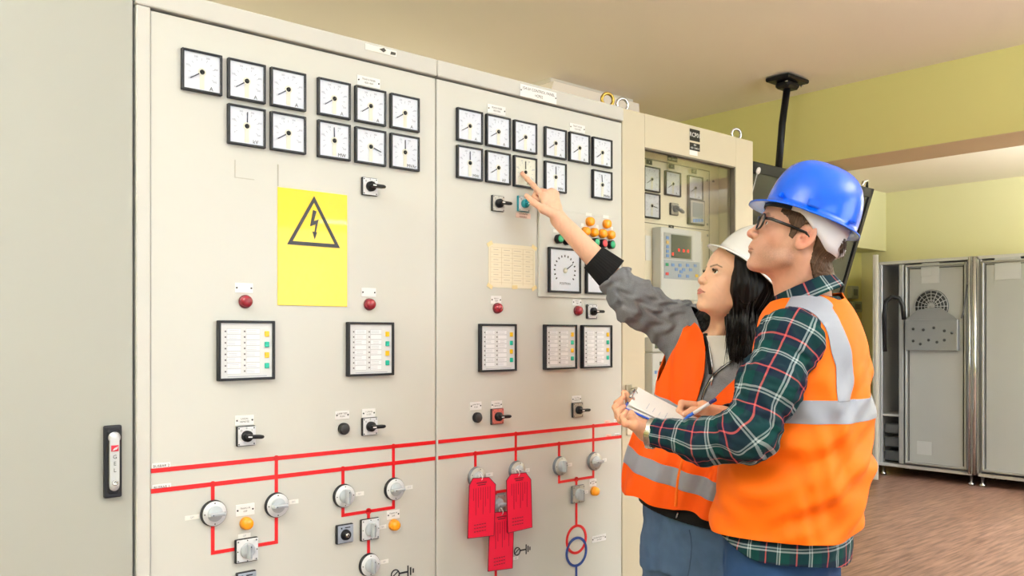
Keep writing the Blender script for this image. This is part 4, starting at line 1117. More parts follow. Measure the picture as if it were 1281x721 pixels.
# ---------------------------------------------------------------- heads (local frame: x forward, y left, z up, origin between the ears)
def head_sdf(Q, fem):
    ay = np.abs(Q[:, 1]); A = np.stack([Q[:, 0], ay, Q[:, 2]], 1)
    d = ell(Q, (-.001, 0, .046), (.099, .077, .090))
    d = smin(d, ell(Q, (-.045, 0, .02), (.052, .066, .062)), .03)
    fw = .054 if fem else .058
    d = smin(d, ell(Q, (.036, 0, -.018), (.060, fw, .080)), .02)
    d = smin(d, ell(Q, (.042, 0, -.060), (.046, .038 if fem else .044, .036)), .02)
    d = smin(d, cone(A, (.010, .058, -.006), (.018, .047 if fem else .052, -.054 if fem else -.058), .009, .008), .026)
    d = smin(d, cone(A, (.018, .046 if fem else .051, -.055 if fem else -.058), (.074, .012 if fem else .016, -.086), .008, .012 if fem else .014), .024)
    d = smin(d, ell(Q, (.083 if fem else .082, 0, -.088), (.013, .015 if fem else .019, .014)), .014)
    d = smin(d, sph(A, (.061, .040, -.014), .017), .018)
    d = smin(d, ell(A, (.070, .024, -.045), (.020, .018, .026)), .02)
    if fem: d = smin(d, ell(A, (.046, .037, -.034), (.030, .021, .030)), .02)
    # brow
    br = .006 if fem else .010
    d = smin(d, cone(A, (.089 if fem else .090, .004, .031), (.078, .038, .033), br, br * .8), .014)
    # sockets
    d = smax(d, -ell(A, (.1045 if fem else .101, .030, .014), (.013, .016, .011)), .012)
    # lids
    e = ell(A, (.0775, .031, .0135), (.0140, .0150, .0135)); d = smin(d, e, .004)
    op = ell(A, (.0925, .0315, .0125), (.010, .0126 if fem else .0118, .0056 if fem else .0046))
    d = smax(d, -op, .0014)
    # nose
    nt = .1185 if fem else .1205
    d = smin(d, cone(Q, (.093, 0, .022), (nt - .011, 0, -.015), .0070, .0078), .010)
    d = smin(d, sph(Q, (nt - .0095, 0, -.0185), .0092 if fem else .0105), .006)
    d = smin(d, ell(A, (.1015, .0105 if fem else .0125, -.0215), (.0105, .0062, .0070)), .005)
    d = smax(d, -sph(A, (.1045, .0062, -.0305), .0034), .003)
    # muzzle and lips
    d = smin(d, ell(Q, (.0875, 0, -.046), (.0175, .023, .019)), .012)
    lp = .66 if fem else .50; mz = .004 if fem else 0.0
    K = A; A = A - np.array([0, 0, mz])
    up_ = chain(A, [(.1030, .0045, -.0500), (.1005, .012, -.0520), (.0915, .0215, -.0565)], [.0046 * lp, .0042 * lp, .0020 * lp], .004)
    lo_ = chain(A, [(.1008, 0, -.0605), (.0980, .012, -.0600), (.0905, .0205, -.0575)], [.0058 * lp, .0050 * lp, .0022 * lp], .004)
    d = smin(d, up_, .0035); d = smin(d, lo_, .0035)
    d = smax(d, -cone(A, (.1095, 0, -.0555), (.0955, .023, -.0572), .0020, .0010), .002); A = K
    d = smax(d, -ell(Q, (.104, 0, -.0725), (.009, .014, .0055)), .008)
    # ears
    c, s = math.cos(.22), math.sin(.22)
    E = A - np.array([-.004, .081, .002]); ex = E[:, 0] * c + E[:, 2] * s; ez = -E[:, 0] * s + E[:, 2] * c; ey = E[:, 1] - (-ex) * .45
    R = np.stack([ex, ey, ez], 1)
    ear = ell(R, (0, 0, .002), (.0190, .0058, .0330)); ear = smin(ear, ell(R, (.002, -.001, -.023), (.0095, .005, .010)), .008)
    ear = smax(ear, -ell(R, (.0015, .0065, .006), (.0125, .0062, .0235)), .002)
    ear = smin(ear, cone(R, (.003, .000, .012), (-.006, .001, -.010), .0028, .0032), .004)
    ear = smax(ear, -sph(R, (.0055, .0045, -.004), .0052), .003)
    ear = smin(ear, sph(R, (.0125, .001, -.003), .0038), .004)
    d = smin(d, ear, .002)
    return d
def sstep(a, b, x): t = np.clip((x - a) / (b - a), 0, 1); return t * t * (3 - 2 * t)
def lin(hexs): return np.array(srgb(hexs)[:3])
def skin_colour(Q, N, fem, base, head=True):
    c = np.tile(lin(base), (len(Q), 1)); A = np.stack([Q[:, 0], np.abs(Q[:, 1]), Q[:, 2]], 1)
    def blend(w, colr): nonlocal c; c = c * (1 - w[:, None]) + lin(colr)[None] * w[:, None]
    inh = np.linalg.norm(Q, axis=1) < .20
    blob = lambda p, r, s=1.0: inh * np.exp(-(((A - np.array(p)) / np.array(r)) ** 2).sum(1)) * s
    blend(blob((.072, .045, -.022), (.028, .022, .022), .14 if fem else .30), 'd9846a'); blend(blob((.115, 0, -.02), (.012, .014, .012), .18 if fem else .40), 'cf7460')
    blend(blob((-.006, .084, 0), (.022, .012, .034), .55), 'd9745f')
    mz = .004 if fem else 0.0; YZ = A[:, 1:3] - np.array([0, mz]); X0 = np.where(A[:, 0] > .05, 0, 1.0)
    lipd = X0 + np.minimum(polyline2(YZ, [(0, -.0512), (.005, -.0505), (.012, -.0525), (.0215, -.0567)]) - .0036 * (1 - YZ[:, 0] / .027), polyline2(YZ, [(0, -.0600), (.010, -.0597), (.0205, -.0572)]) - .0048 * (1 - YZ[:, 0] / .028))
    if fem: blend(inh * (1 - sstep(-.0012, .0010, lipd)) * .85, 'b4565a')
    else: blend(inh * (1 - sstep(-.001, .0018, lipd)) * .5, 'b06a5e')
    blend(inh * (1 - sstep(.0002, .0013, X0 + polyline2(YZ, [(0, -.0556), (.010, -.0560), (.0225, -.0572)]))) * .75, '5a2424')
    # brows
    bd = polyline2(A[:, 1:3], [(.012, .0280), (.020, .0310), (.032, .0345), (.0455, .0300)]) - .0014 * (1 - .6 * (A[:, 1] > .034)) if fem else chain(A, [(.098, .014, .027), (.093, .030, .031), (.078, .045, .029)], [.0030, .0035, .0016])
    st = np.sin(A[:, 1] * 2600 + A[:, 2] * 1500) * .15 + .85
    blend(inh * (A[:, 0] > .05) * (1 - sstep(.0 if fem else .001, .0024 if fem else .0045, bd)) * (.85 if fem else .62) * st, '2a1c18' if fem else '4a3426')
    if fem:
        ed = ell(A, (.0925, .0315, .0125), (.010, .0135, .0060)); blend(inh * (A[:, 0] > .07) * (1 - sstep(-.0003, .0016, np.abs(ed))) * .85 * (A[:, 2] > .0125), '1c1214')
        blend(blob((.088, .032, .021), (.01, .016, .004), .35), '9a6a58')
    else:
        blend(blob((.090, .030, .004), (.012, .014, .006), .25), 'b37a66')
        sb = blob((.050, .045, -.062), (.050, .030, .034), .80) + blob((.09, .0, -.075), (.03, .03, .022), .40) + blob((.102, 0, -.040), (.01, .02, .006), .35) + blob((.012, .062, -.03), (.016, .02, .05), .5)
        nz = .70 + .45 * np.random.RandomState(3).rand(len(Q))
        blend(np.clip(sb, 0, .75) * nz * .8, '7c5c4c')
    mott = fold(Q, .03, 3) * .04; c = c * (1 + mott[:, None])
    return np.clip(c, 0, 1)
def skin_mat(name):
    m = bpy.data.materials.new(name); m.use_nodes = True; nt = m.node_tree; b = nt.nodes['Principled BSDF']
    a = nt.nodes.new('ShaderNodeAttribute'); a.attribute_name = 'tint'; nt.links.new(a.outputs['Color'], b.inputs['Base Color'])
    b.inputs['Roughness'].default_value = .46; b.inputs['Specular IOR Level'].default_value = .4
    b.inputs['Subsurface Weight'].default_value = .12; b.inputs['Subsurface Scale'].default_value = .008; b.inputs['Subsurface Radius'].default_value = (1, .35, .2)
    tc = nt.nodes.new('ShaderNodeTexCoord'); n = nt.nodes.new('ShaderNodeTexNoise'); n.inputs['Scale'].default_value = 420; n.inputs['Detail'].default_value = 3
    nt.links.new(tc.outputs['Object'], n.inputs['Vector']); bp = nt.nodes.new('ShaderNodeBump'); bp.inputs['Strength'].default_value = .12; bp.inputs['Distance'].default_value = .001
    nt.links.new(n.outputs['Fac'], bp.inputs['Height']); nt.links.new(bp.outputs[0], b.inputs['Normal'])
    return m
SKIN = skin_mat('skin')
NAILM = mat('nail', 'e8b8a6', .25)
def eye_parts(Bs, org, scl, gaze=(1, 0, 0), iris='3a2418'):
    # two eyeballs as one (V, F, material index) set: 1 white, 2 iris, 3 pupil
    out = []
    for sy in (1, -1):
        c = np.array([.0782, .031 * sy, .0132]); r = .0123
        nu, nv = 36, 28; g = np.asarray(gaze, float); g /= np.linalg.norm(g)
        up = np.array([0, 0, 1.0]); e1 = np.cross(up, g); e1 /= np.linalg.norm(e1); e2 = np.cross(g, e1)
        V = []; Fq = []; M = []
        for i in range(nv + 1):
            th = PI * i / nv
            for j in range(nu):
                ph = 2 * PI * j / nu; V.append(c + r * (g * math.cos(th) + (e1 * math.cos(ph) + e2 * math.sin(ph)) * math.sin(th)))
        for i in range(nv):
            for j in range(nu):
                Fq.append((i * nu + j, (i + 1) * nu + j, (i + 1) * nu + (j + 1) % nu, i * nu + (j + 1) % nu)); M.append(3 if i < 1 else (3 if i < 2 else (2 if i < 5 else 1)))
        V = org + scl * (np.array(V) @ Bs.T); out.append((V, np.array(Fq), np.array(M)))
    return out
EYEW = mat('eye white', 'e9e4e0', .12); IRISD = mat('iris brown', '3b2416', .1); PUP = mat('pupil', '050505', .05)
# ---------------------------------------------------------------- hands
def hand_sdf(P, wrist, fingers, thumb, wr=.024, s=1.0):
    d = None; mc = [f_[0] for f_ in fingers]
    for i, f_ in enumerate(fingers):
        a = wrist + (mc[i] - wrist) * .12
        e = cone(P, a, mc[i], wr * .62, .0125 * s); d = e if d is None else smin(d, e, .012)
    for i in range(len(mc) - 1): d = smin(d, cone(P, mc[i], mc[i + 1], .0120 * s, .0115 * s), .008)
    d = smin(d, cone(P, wrist + (mc[1] - wrist) * .45, wrist + (mc[2] - wrist) * .45, .0150 * s, .0150 * s), .012)
    rr = [[.0100, .0088, .0078, .0066], [.0102, .0090, .0080, .0067], [.0098, .0086, .0076, .0064], [.0088, .0076, .0067, .0057]]
    for i, f_ in enumerate(fingers):
        r = [v * s for v in rr[i]]; e = chain(P, f_, r, .003)
        for j in (1, 2): e = smin(e, sph(P, f_[j], r[j] * 1.06), .003)
        d = smin(d, e, .0035)
    t = chain(P, thumb, [.0150 * s, .0118 * s, .0100 * s, .0080 * s], .006)
    t = smin(t, sph(P, thumb[2], .0104 * s), .003)
    d = smin(d, t, .007)
    d = smin(d, cone(P, thumb[0], thumb[1], .0145 * s, .0118 * s), .010)
    d = smin(d, cone(P, thumb[1], mc[0], .0085 * s, .0085 * s), .010)
    return d
# ---------------------------------------------------------------- lofted torsos
class Loft:
    def __init__(s, F, keys, n=2.4):
        s.F = np.array([F[0], F[1]]); s.F = s.F / np.linalg.norm(s.F); s.L = np.array([-s.F[1], s.F[0]])
        k = np.array(sorted(keys, key=lambda q: q[0]), float); s.u = k[:, 0]; s.k = k[:, 1:]; s.n = n
    def at(s, u):
        return [np.interp(u, s.u, s.k[:, i]) for i in range(4)]        # cr, cf, a, b
    def local(s, P):
        cr, cf, a, b = s.smooth(P[:, 2]); q = np.stack([P[:, 0] - cr, P[:, 1] - cf], 1)
        return q @ s.F, q @ s.L, a, b
    def smooth(s, u):
        h = .012; A = [s.at(u + o) for o in (-2 * h, -h, 0, h, 2 * h)]; w = (.1, .24, .32, .24, .1)
        return [sum(w[j] * A[j][i] for j in range(5)) for i in range(4)]
    def sdf(s, P, grow=0.0):
        x, y, a, b = s.local(P); a = a + grow; b = b + grow
        k = (np.abs(x / a) ** s.n + np.abs(y / b) ** s.n) ** (1 / s.n)
        d = (k - 1) * np.minimum(a, b) * .9
        return np.maximum(d, np.maximum(P[:, 2] - s.u[-1] - grow, s.u[0] - P[:, 2]))
def ray(sdf, px, py, f0=1.5, f1=3.4, n=1500):
    fs = np.linspace(f0, f1, n); P = np.stack([C(px, py, f_) for f_ in fs]); d = sdf(P); i = np.argmax(d < 0)
    return P[max(i, 1)] if d.min() < 0 else C(px, py, 2.5)
def poly2(px_, pts):
    # signed distance to a polygon, px_ (N,2)
    pts = np.asarray(pts, float); n = len(pts); d = np.full(len(px_), 1e9); s = np.ones(len(px_))
    for i in range(n):
        j = (i - 1) % n; e = pts[j] - pts[i]; w = px_ - pts[i]
        b = w - e[None] * np.clip((w @ e) / (e @ e), 0, 1)[:, None]; d = np.minimum(d, (b ** 2).sum(1))
        c1 = px_[:, 1] >= pts[i][1]; c2 = px_[:, 1] < pts[j][1]; c3 = e[0] * w[:, 1] > e[1] * w[:, 0]
        s = np.where((c1 & c2 & c3) | (~c1 & ~c2 & ~c3), -s, s)
    return s * np.sqrt(d)
def polyline2(Q, pts):
    pts = np.asarray(pts, float); d = np.full(len(Q), 1e9)
    for a, b in zip(pts, pts[1:]):
        e = b - a; w = Q - a; t = np.clip((w @ e) / (e @ e), 0, 1); d = np.minimum(d, np.linalg.norm(w - t[:, None] * e, axis=1))
    return d
# ---------------------------------------------------------------- cloth materials
def cloth(name, col, rough=.75, bump=.15, scale=900, noise=.05, nscale=30, sheen=.0):
    m = mat(name, col, rough, noise=noise, nscale=nscale, bump=bump, bscale=scale, spec=.25, sheen=sheen); return m
HIVIS = cloth('orange hi-vis fabric', 'ff7208', .62, .10, 700, .02, 12)
HIVIS2 = cloth('orange hi-vis fabric deep', 'ff5f08', .62, .10, 700, .02, 12)
REFL = mat('silver reflective tape', '9499a8', .55, noise=.03, nscale=60, bump=.1, bscale=1200)
EDGE = cloth('orange binding', 'ff7a20', .6, .1)
JEANS = cloth('blue denim', '4c6688', .85, .5, 900, .22, 26)
JEANM = cloth('dark blue denim', '27456f', .85, .5, 900, .22, 26)
GREYM = cloth('grey marl knit', '7b7d84', .9, .6, 1400, .38, 420)
RIBK = cloth('black rib knit', '19191b', .9, .4, 700)
TEE = cloth('white cotton', 'eeeeee', .8, .1)
SHOE = mat('dark leather', '2c2623', .45); SOLE = mat('rubber sole', '1b1b1b', .7)
def plaid():
    m = bpy.data.materials.new('green navy plaid flannel'); m.use_nodes = True; nt = m.node_tree; b = nt.nodes['Principled BSDF']; L = nt.links.new
    at = nt.nodes.new('ShaderNodeAttribute'); at.attribute_name = 'cloth'; sp = nt.nodes.new('ShaderNodeSeparateXYZ'); L(at.outputs['Vector'], sp.inputs[0])
    stops = [(0, '0e3b3a'), (.10, '0e3b3a'), (.105, 'a9b4b8'), (.150, '14383e'), (.185, '9caab0'), (.230, '152a35'), (.50, '1a2036'), (.575, 'cf5c5c'), (.620, '1a2036'), (.82, '0e3b3a')]
    outs = []
    for ax in (0, 1):
        mu = nt.nodes.new('ShaderNodeMath'); mu.operation = 'MULTIPLY'; mu.inputs[1].default_value = 1 / .083
        fr = nt.nodes.new('ShaderNodeMath'); fr.operation = 'FRACT'; L(sp.outputs[ax], mu.inputs[0]); L(mu.outputs[0], fr.inputs[0])
        cr = nt.nodes.new('ShaderNodeValToRGB'); cr.color_ramp.interpolation = 'CONSTANT'; el = cr.color_ramp.elements
        el[0].position = 0; el[0].color = srgb(stops[0][1]); el[1].position = stops[1][0]; el[1].color = srgb(stops[1][1])
        for p_, c_ in stops[2:]: e = el.new(p_); e.color = srgb(c_)
        L(fr.outputs[0], cr.inputs['Fac']); outs.append(cr)
    mx = nt.nodes.new('ShaderNodeMixRGB'); mx.inputs[0].default_value = .5; L(outs[0].outputs[0], mx.inputs[1]); L(outs[1].outputs[0], mx.inputs[2])
    L(mx.outputs[0], b.inputs['Base Color']); b.inputs['Roughness'].default_value = .9; b.inputs['Specular IOR Level'].default_value = .15
    return m
PLAID = plaid()
def tube_on(parent, name, pts, r, mt, base, n=8, closed=False):
    W_ = [tuple(toworld(np.asarray(p)) - base) for p in pts]
    return MB().tube(W_, r, n, closed=closed).build(name, mt, parent)
def hair_mat(name, col, rough=.35):
    m = bpy.data.materials.new(name); m.use_nodes = True; nt = m.node_tree; b = nt.nodes['Principled BSDF']; L = nt.links.new
    at = nt.nodes.new('ShaderNodeAttribute'); at.attribute_name = 'cloth'
    mp = nt.nodes.new('ShaderNodeMapping'); mp.inputs['Scale'].default_value = (500, 16, 1); L(at.outputs['Vector'], mp.inputs['Vector'])
    n = nt.nodes.new('ShaderNodeTexNoise'); n.inputs['Scale'].default_value = 1; n.inputs['Detail'].default_value = 4; L(mp.outputs[0], n.inputs['Vector'])
    c = srgb(col); mr = nt.nodes.new('ShaderNodeMapRange'); mr.inputs[1].default_value = .3; mr.inputs[2].default_value = .7; mr.inputs[3].default_value = .45; mr.inputs[4].default_value = 1.7; L(n.outputs['Fac'], mr.inputs[0])
    vm = nt.nodes.new('ShaderNodeVectorMath'); vm.operation = 'SCALE'; vm.inputs[0].default_value = c[:3]; L(mr.outputs[0], vm.inputs['Scale']); L(vm.outputs[0], b.inputs['Base Color'])
    bp = nt.nodes.new('ShaderNodeBump'); bp.inputs['Strength'].default_value = .8; bp.inputs['Distance'].default_value = .002; L(n.outputs['Fac'], bp.inputs['Height']); L(bp.outputs[0], b.inputs['Normal'])
    b.inputs['Roughness'].default_value = rough; b.inputs['Specular IOR Level'].default_value = .22
    return m
HAIRK = hair_mat('black hair', '0a0808', .5); HAIRB = hair_mat('brown hair', '4a3628', .55)
# ---------------------------------------------------------------- hard hats (same local frame as the head)
def hard_hat(parent, Bs, org, scl, base, mt, shape, name='hard_hat'):
    # shape: zr rim height, front, rear, side radii, height, brim length, brim droop
    zr, fr_, re_, sd_, hh, brim, droop, boxy = shape
    def to(p): return tuple(toworld(org + scl * (Bs @ np.asarray(p, float))) - base)
    NA, NV = 96, 26; rows = []
    def rad(az):
        c, s = math.cos(az), math.sin(az); rx = fr_ if c > 0 else re_
        n = 2.25; return (abs(c / rx) ** n + abs(s / sd_) ** n) ** (-1 / n)
    rim = []
    def rimz(az): return zr + shape_rim(az)
    shape_rim = lambda az: -.006 * math.cos(2 * az) * 0
    for i in range(NV + 1):
        t = i / NV; el = t * PI / 2; row = []
        for j in range(NA + 1):
            az = 2 * PI * j / NA; R = rad(az)
            k = math.cos(el) ** (2 / boxy); zz = math.sin(el) ** (2 / 2.4)
            x, y = R * k * math.cos(az), R * k * math.sin(az); z = rimz(az) + hh * zz
            # crown ribs along the length
            if t > .15:
                w = math.exp(-(y / .010) ** 2) + .8 * math.exp(-((abs(y) - .040) / .008) ** 2); z += .0035 * w * min(1, (t - .15) * 3)
            row.append((x, y, z))
        rows.append(row)
    rows = rows[::-1]      # apex first
    fl = []
    for k, (e, dz) in enumerate(((.30, .0), (.65, -.002), (1.0, -.004), (1.0, -.0075), (.6, -.006), (.1, -.004))):
        row = []
        for j in range(NA + 1):
            az = 2 * PI * j / NA; R = rad(az); c = math.cos(az)
            b = .007 + (brim - .007) * max(0., (c - .15) / .85) ** .75 if c > .15 else .007
            if c < -.6: b += .006 * (-c - .6) / .4
            RR = R + b * e; dr = droop * max(0., c) ** 2 * e * (b / brim)
            row.append((RR * math.cos(az), RR * math.sin(az), rimz(az) + dz - dr))
        fl.append(row)
    inner = []
    for i in range(0, NV + 1, 2):
        t = i / NV; el = t * PI / 2; row = []
        for j in range(NA + 1):
            az = 2 * PI * j / NA; R = rad(az) - .0035; k = math.cos(el) ** (2 / boxy)
            row.append((R * k * math.cos(az), R * k * math.sin(az), rimz(az) + (hh - .004) * math.sin(el) ** (2 / 2.4) - .004 * (i == 0)))
        inner.append(row)
    m = MB(); m.quadstrip([[to(p) for p in r] for r in rows + fl + inner]); bmesh.ops.remove_doubles(m.bm, verts=m.bm.verts[:], dist=.0002); bmesh.ops.recalc_face_normals(m.bm, faces=m.bm.faces[:])
    o = m.build(name, mt, parent)
    return o, to, rad
def loc_box(parent, to, c, size, mt, name, bev=.0015, tilt=None):
    # a small bevelled box laid out in a head's local frame
    t = bmesh.new(); bmesh.ops.create_cube(t, size=1)
    for v in t.verts: v.co = Vector((v.co.x * size[0], v.co.y * size[1], v.co.z * size[2]))
    bmesh.ops.bevel(t, geom=t.edges[:], offset=bev, segments=2, affect='EDGES')
    for v in t.verts:
        p = v.co.copy()
        if tilt is not None: p = tilt @ p
        v.co = Vector(to(p + Vector(c)))
    bmesh.ops.recalc_face_normals(t, faces=t.faces[:])
    m = MB(); m._merge(t, (0, 0, 0), None, 0, False)
    return m.build(name, mt, parent)
# ================================================================ THE MAN
mB = head_basis(math.radians(7), math.radians(20)); mO = C(997, 302, 2.10); mS = .97
man_base = toworld(C(1000, 418, 2.14)); man_base[2] = 0.0
man = tag(empty('person', tuple(man_base)), 'person in blue hard hat, glasses and orange vest over plaid shirt, writing on a clipboard', 'person')
def mh(P): return (P - mO) @ mB / mS                  # camera frame -> head local
def mloc(p): return mO + mS * (mB @ np.asarray(p, float))
mT = Loft((-.866, .5), [   # u, r, f, half depth, half width
    (.098, .727, 2.14, .068, .078), (.076, .728, 2.14, .088, .108), (.054, .724, 2.14, .103, .144), (.028, .728, 2.14, .110, .178), (-.02, .732, 2.14, .121, .190), (-.10, .730, 2.14, .133, .200),
    (-.20, .714, 2.14, .152, .212), (-.30, .696, 2.14, .166, .218), (-.38, .682, 2.14, .171, .220), (-.45, .672, 2.14, .160, .210), (-.60, .662, 2.14, .160, .205)], 2.5)
LS = C(990, 426, 2.00); LM = C(963, 482, 1.955); LE = C(938, 543, 1.93); LF = C(880, 553, 1.985); LW = C(813, 541, 2.05)
RS = np.array([.775, 2.28, -.012]); RE = np.array([.665, 2.375, -.235]); RW = C(912, 521, 2.19)
def m_arm(P, side, grow=0.0, fat=1.0):
    if side == 'L':
        d = chain(P, [LS + np.array([.03, .06, .0]), LS, LM, LE, LF, LW], [.056 * fat + grow, .069 * fat + grow, .066 * fat + grow, .057 * fat + grow, .046 * fat + grow, .0325 * fat + grow], .035)
        return d
    return chain(P, [RS - np.array([.03, .06, 0]), RS, RE, RW], [.066 * fat + grow, .066 * fat + grow, .052 * fat + grow, .033 * fat + grow], .03)
def m_fold_arm(P):
    near = np.exp(-(np.linalg.norm(P - LE, axis=1) / .13) ** 2)
    ax = (LE - LS) / np.linalg.norm(LE - LS); ax2 = (LW - LE) / np.linalg.norm(LW - LE)
    w = sstep(-.05, .05, (P - LE) @ ax2); s = ((P - LS) @ ax) * (1 - w) + ((P - LE) @ ax2 + .26) * w
    wob = fold(P, .10, 5) * .030
    g = fold(P, .06, 14); return (.0012 + .0040 * near) * np.sin((s + wob) * 2 * PI / .055) * (.5 + .5 * g) + .0045 * fold(P, .09, 6) + .0015 * g
def m_shirt(P):
    arm = smin(m_arm(P, 'L') + m_fold_arm(P), 1e3 * np.ones(len(P)), .01)
    t = mT.sdf(P, 0) + .022 - .014 * sstep(-.02, .05, P[:, 2]) - .014 * sstep(-.42, -.50, P[:, 2]) + .002 * fold(P, .09, 8)
    d = smin(t, arm, .03)
    return smin(d, m_arm(P, 'R') + .003 * fold(P, .06, 9), .03)
CC = C(1009, 362, 2.118); cn = np.array([-.42, .12, 1.0]); cn /= np.linalg.norm(cn)
ce = np.array([-.866, .5, 0]); ce = ce - cn * (ce @ cn); ce /= np.linalg.norm(ce); cl = np.cross(cn, ce)
def m_neckd(P, r, k=.78):
    q = P - CC; x, y, z = q @ ce, q @ cl, q @ cn; return np.sqrt((x - .010) ** 2 + (y / .95) ** 2) - r, z
def m_vest(P):
    d = mT.sdf(P) - .002 - .0065 * fold(P, .16, 11, (1, 1, 1.6), 3) * sstep(.02, -.12, P[:, 2])
    # deep soft sag creases in the lower back
    x, y, a, b = mT.local(P)
    s = P[:, 2] + .35 * y; d = d - .006 * np.sin(s * 2 * PI / .13 + 1.5 * np.sin(y * 9) + 1.0) * sstep(-.18, -.26, P[:, 2]) * sstep(-.50, -.42, P[:, 2])
    # dropped shoulder over the arm tops
    sh = cone(P, LS + np.array([.05, .06, .035]), LS + np.array([.012, .02, .008]), .066, .070)
    sh2 = cone(P, RS - np.array([.03, .06, -.02]), RS, .070, .072)
    return smin(smin(d, sh, .03), sh2, .03)
def m_body_core(P):
    t = np.maximum(mT.sdf(P, -.045), -.50 - P[:, 2]); d = t
    for s_ in 'LR': d = smin(d, m_arm(P, s_, -.012, .92), .02)
    for sy in (1, -1):
        hp = np.array([.658, 2.14, -.56]) + np.array([-.5, -.866, 0]) * .092 * sy
        d = smin(d, chain(P, [hp, hp + np.array([.0, .0, -.40]), hp + np.array([.015, 0, -.80])], [.075, .052, .038], .03), .03)
    return smin(d, cone(P, mloc((-.028, 0, -.03)), C(1014, 400, 2.14), .046, .046), .03)
def m_head(P):
    Q = mh(P); d = head_sdf(Q, False) * mS
    nk = cone(P, mloc((-.028, 0, -.035)), C(1014, 388, 2.14), .0555, .053)
    d = smin(d, nk, .022)
    # sternomastoid
    d = smin(d, cone(P, mloc((-.014, .052, -.040)), C(990, 390, 2.10), .012, .013), .02)
    # throat
    d = smin(d, cone(P, mloc((.006, 0, -.070)), C(992, 380, 2.13), .034, .040), .02)
    return d
mWL = C(811, 541, 2.05)
# left hand: palm up under the board, fingers wrapped over its far short edge
mLfing = [[C(788, 521, 2.075), C(775, 516, 2.085), C(772, 505, 2.10), C(779, 498, 2.11)],
          [C(788, 525, 2.055), C(774, 521, 2.06), C(770, 510, 2.075), C(777, 503, 2.085)],
          [C(790, 529, 2.035), C(777, 526, 2.035), C(773, 516, 2.045), C(780, 509, 2.055)],
          [C(793, 532, 2.015), C(782, 530, 2.01), C(778, 522, 2.015), C(783, 515, 2.02)]]
mLthumb = [C(802, 528, 2.09), C(795, 514, 2.12), C(788, 500, 2.13), C(781, 492, 2.12)]
def m_lhand(P):
    d = hand_sdf(P, mWL, mLfing, mLthumb, .026)
    return smin(d, cone(P, mWL, C(840, 545, 2.02), .024, .028), .012)
mWR = C(905, 520, 2.175)
mRfing = [[C(879, 508, 2.185), C(853, 505, 2.175), C(850, 514, 2.165), C(855.5, 520, 2.155)],
          [C(879, 512, 2.205), C(855, 512, 2.195), C(852, 520, 2.185), C(858, 525, 2.17)],
          [C(882, 517, 2.22), C(861, 518, 2.21), C(857, 524, 2.20), C(865, 528, 2.185)],
          [C(886, 522, 2.225), C(869, 524, 2.215), C(865, 528, 2.205), C(873, 531, 2.195)]]
mRthumb = [C(897, 519, 2.15), C(883, 514, 2.135), C(867, 514, 2.135), C(857.5, 518, 2.14)]
def m_rhand(P):
    d = hand_sdf(P, mWR, mRfing, mRthumb, .024, .95)
    return smin(d, cone(P, mWR, C(925, 525, 2.20), .022, .026), .012)
def bounds(pts, pad): pts = np.array(pts); return pts.min(0) - pad, pts.max(0) + pad
def body(parent, base, sdf_core, core_b, heads, hands, fem, tone, toneh, Bs, org, scl, hfun):
    parts = []; cols = []; mats_i = []
    V, F = nets(sdf_core, core_b[0], core_b[1], .010); F = tri(F); parts.append((V, F)); cols.append(np.tile(lin(tone), (len(V), 1))); mats_i.append(np.zeros(len(F)))
    V, F = nets(heads[0], heads[1], heads[2], .0017, project=2); F = tri(F); N = normals(V, F); Q = hfun(V)
    parts.append((V, F)); cols.append(skin_colour(Q, N, fem, tone)); mats_i.append(np.zeros(len(F)))
    for hs_ in hands:
        V, F = nets(hs_[0], hs_[1], hs_[2], .0017, project=2); F = tri(F)
        c = np.tile(lin(toneh), (len(V), 1)) * (1 + .06 * fold(V, .02, 3)[:, None])
        for tp_ in hs_[3]:            # knuckles and tips slightly redder
            w = np.exp(-(np.linalg.norm(V - tp_, axis=1) / .010) ** 2)[:, None] * .35; c = c * (1 - w) + lin('d9806a') * w
        parts.append((V, F)); cols.append(c); mats_i.append(np.zeros(len(F)))
    for (V, F, M) in eye_parts(Bs, org, scl, (1, 0, .12)): 
        F3 = tri(F); parts.append((V, F3)); cols.append(np.ones((len(V), 3))); mats_i.append(np.concatenate([M, M]))
    V, F = merge(parts)
    return mesh_np('body', V, F, [SKIN, EYEW, IRISD, PUP], parent, base, col=np.concatenate(cols), mi=np.concatenate(mats_i))
def nails(parent, base, tips, n_out, size=.0052):
    for (a, b) in tips:              # a: last joint, b: tip centre ; n_out: outward normal at the nail
        a, b, n = map(lambda q: np.asarray(q, float), (a, b, n_out)); d = b - a; d /= np.linalg.norm(d); n = n - d * (n @ d); n /= np.linalg.norm(n); s = np.cross(d, n)
        rows = []
        for i in range(7):
            t = -1 + 2 * i / 6; row = []
            for j in range(7):
                v = -1 + 2 * j / 6; w = size * (1 - .18 * max(0, t) ** 2)
                p = b + d * (t * size * 1.15 + .0005) + s * v * w + n * (.0074 - .0022 * v * v - .0010 * max(0, t) ** 2); row.append(tuple(toworld(p) - base))
            rows.append(row)
        MB().quadstrip(rows).build('fingernail', NAILM, parent)
flat = lambda L_: [p for f_ in L_ for p in f_]
ml = bounds(flat(mLfing) + mLthumb + [mWL, C(835, 545, 2.02)], .03); mr = bounds(flat(mRfing) + mRthumb + [mWR, C(920, 525, 2.19)], .03)
body(man, man_base, m_body_core, ([.28, 1.83, -1.44], [.90, 2.50, .13]),
     (m_head, mO - .165, mO + np.array([.15, .15, .16])), [(m_lhand, ml[0], ml[1], [f_[1] for f_ in mLfing] + [f_[3] for f_ in mLfing]), (m_rhand, mr[0], mr[1], [f_[1] for f_ in mRfing] + [mRthumb[2]])],
     False, 'd6a38c', 'dba586', mB, mO, mS, mh)
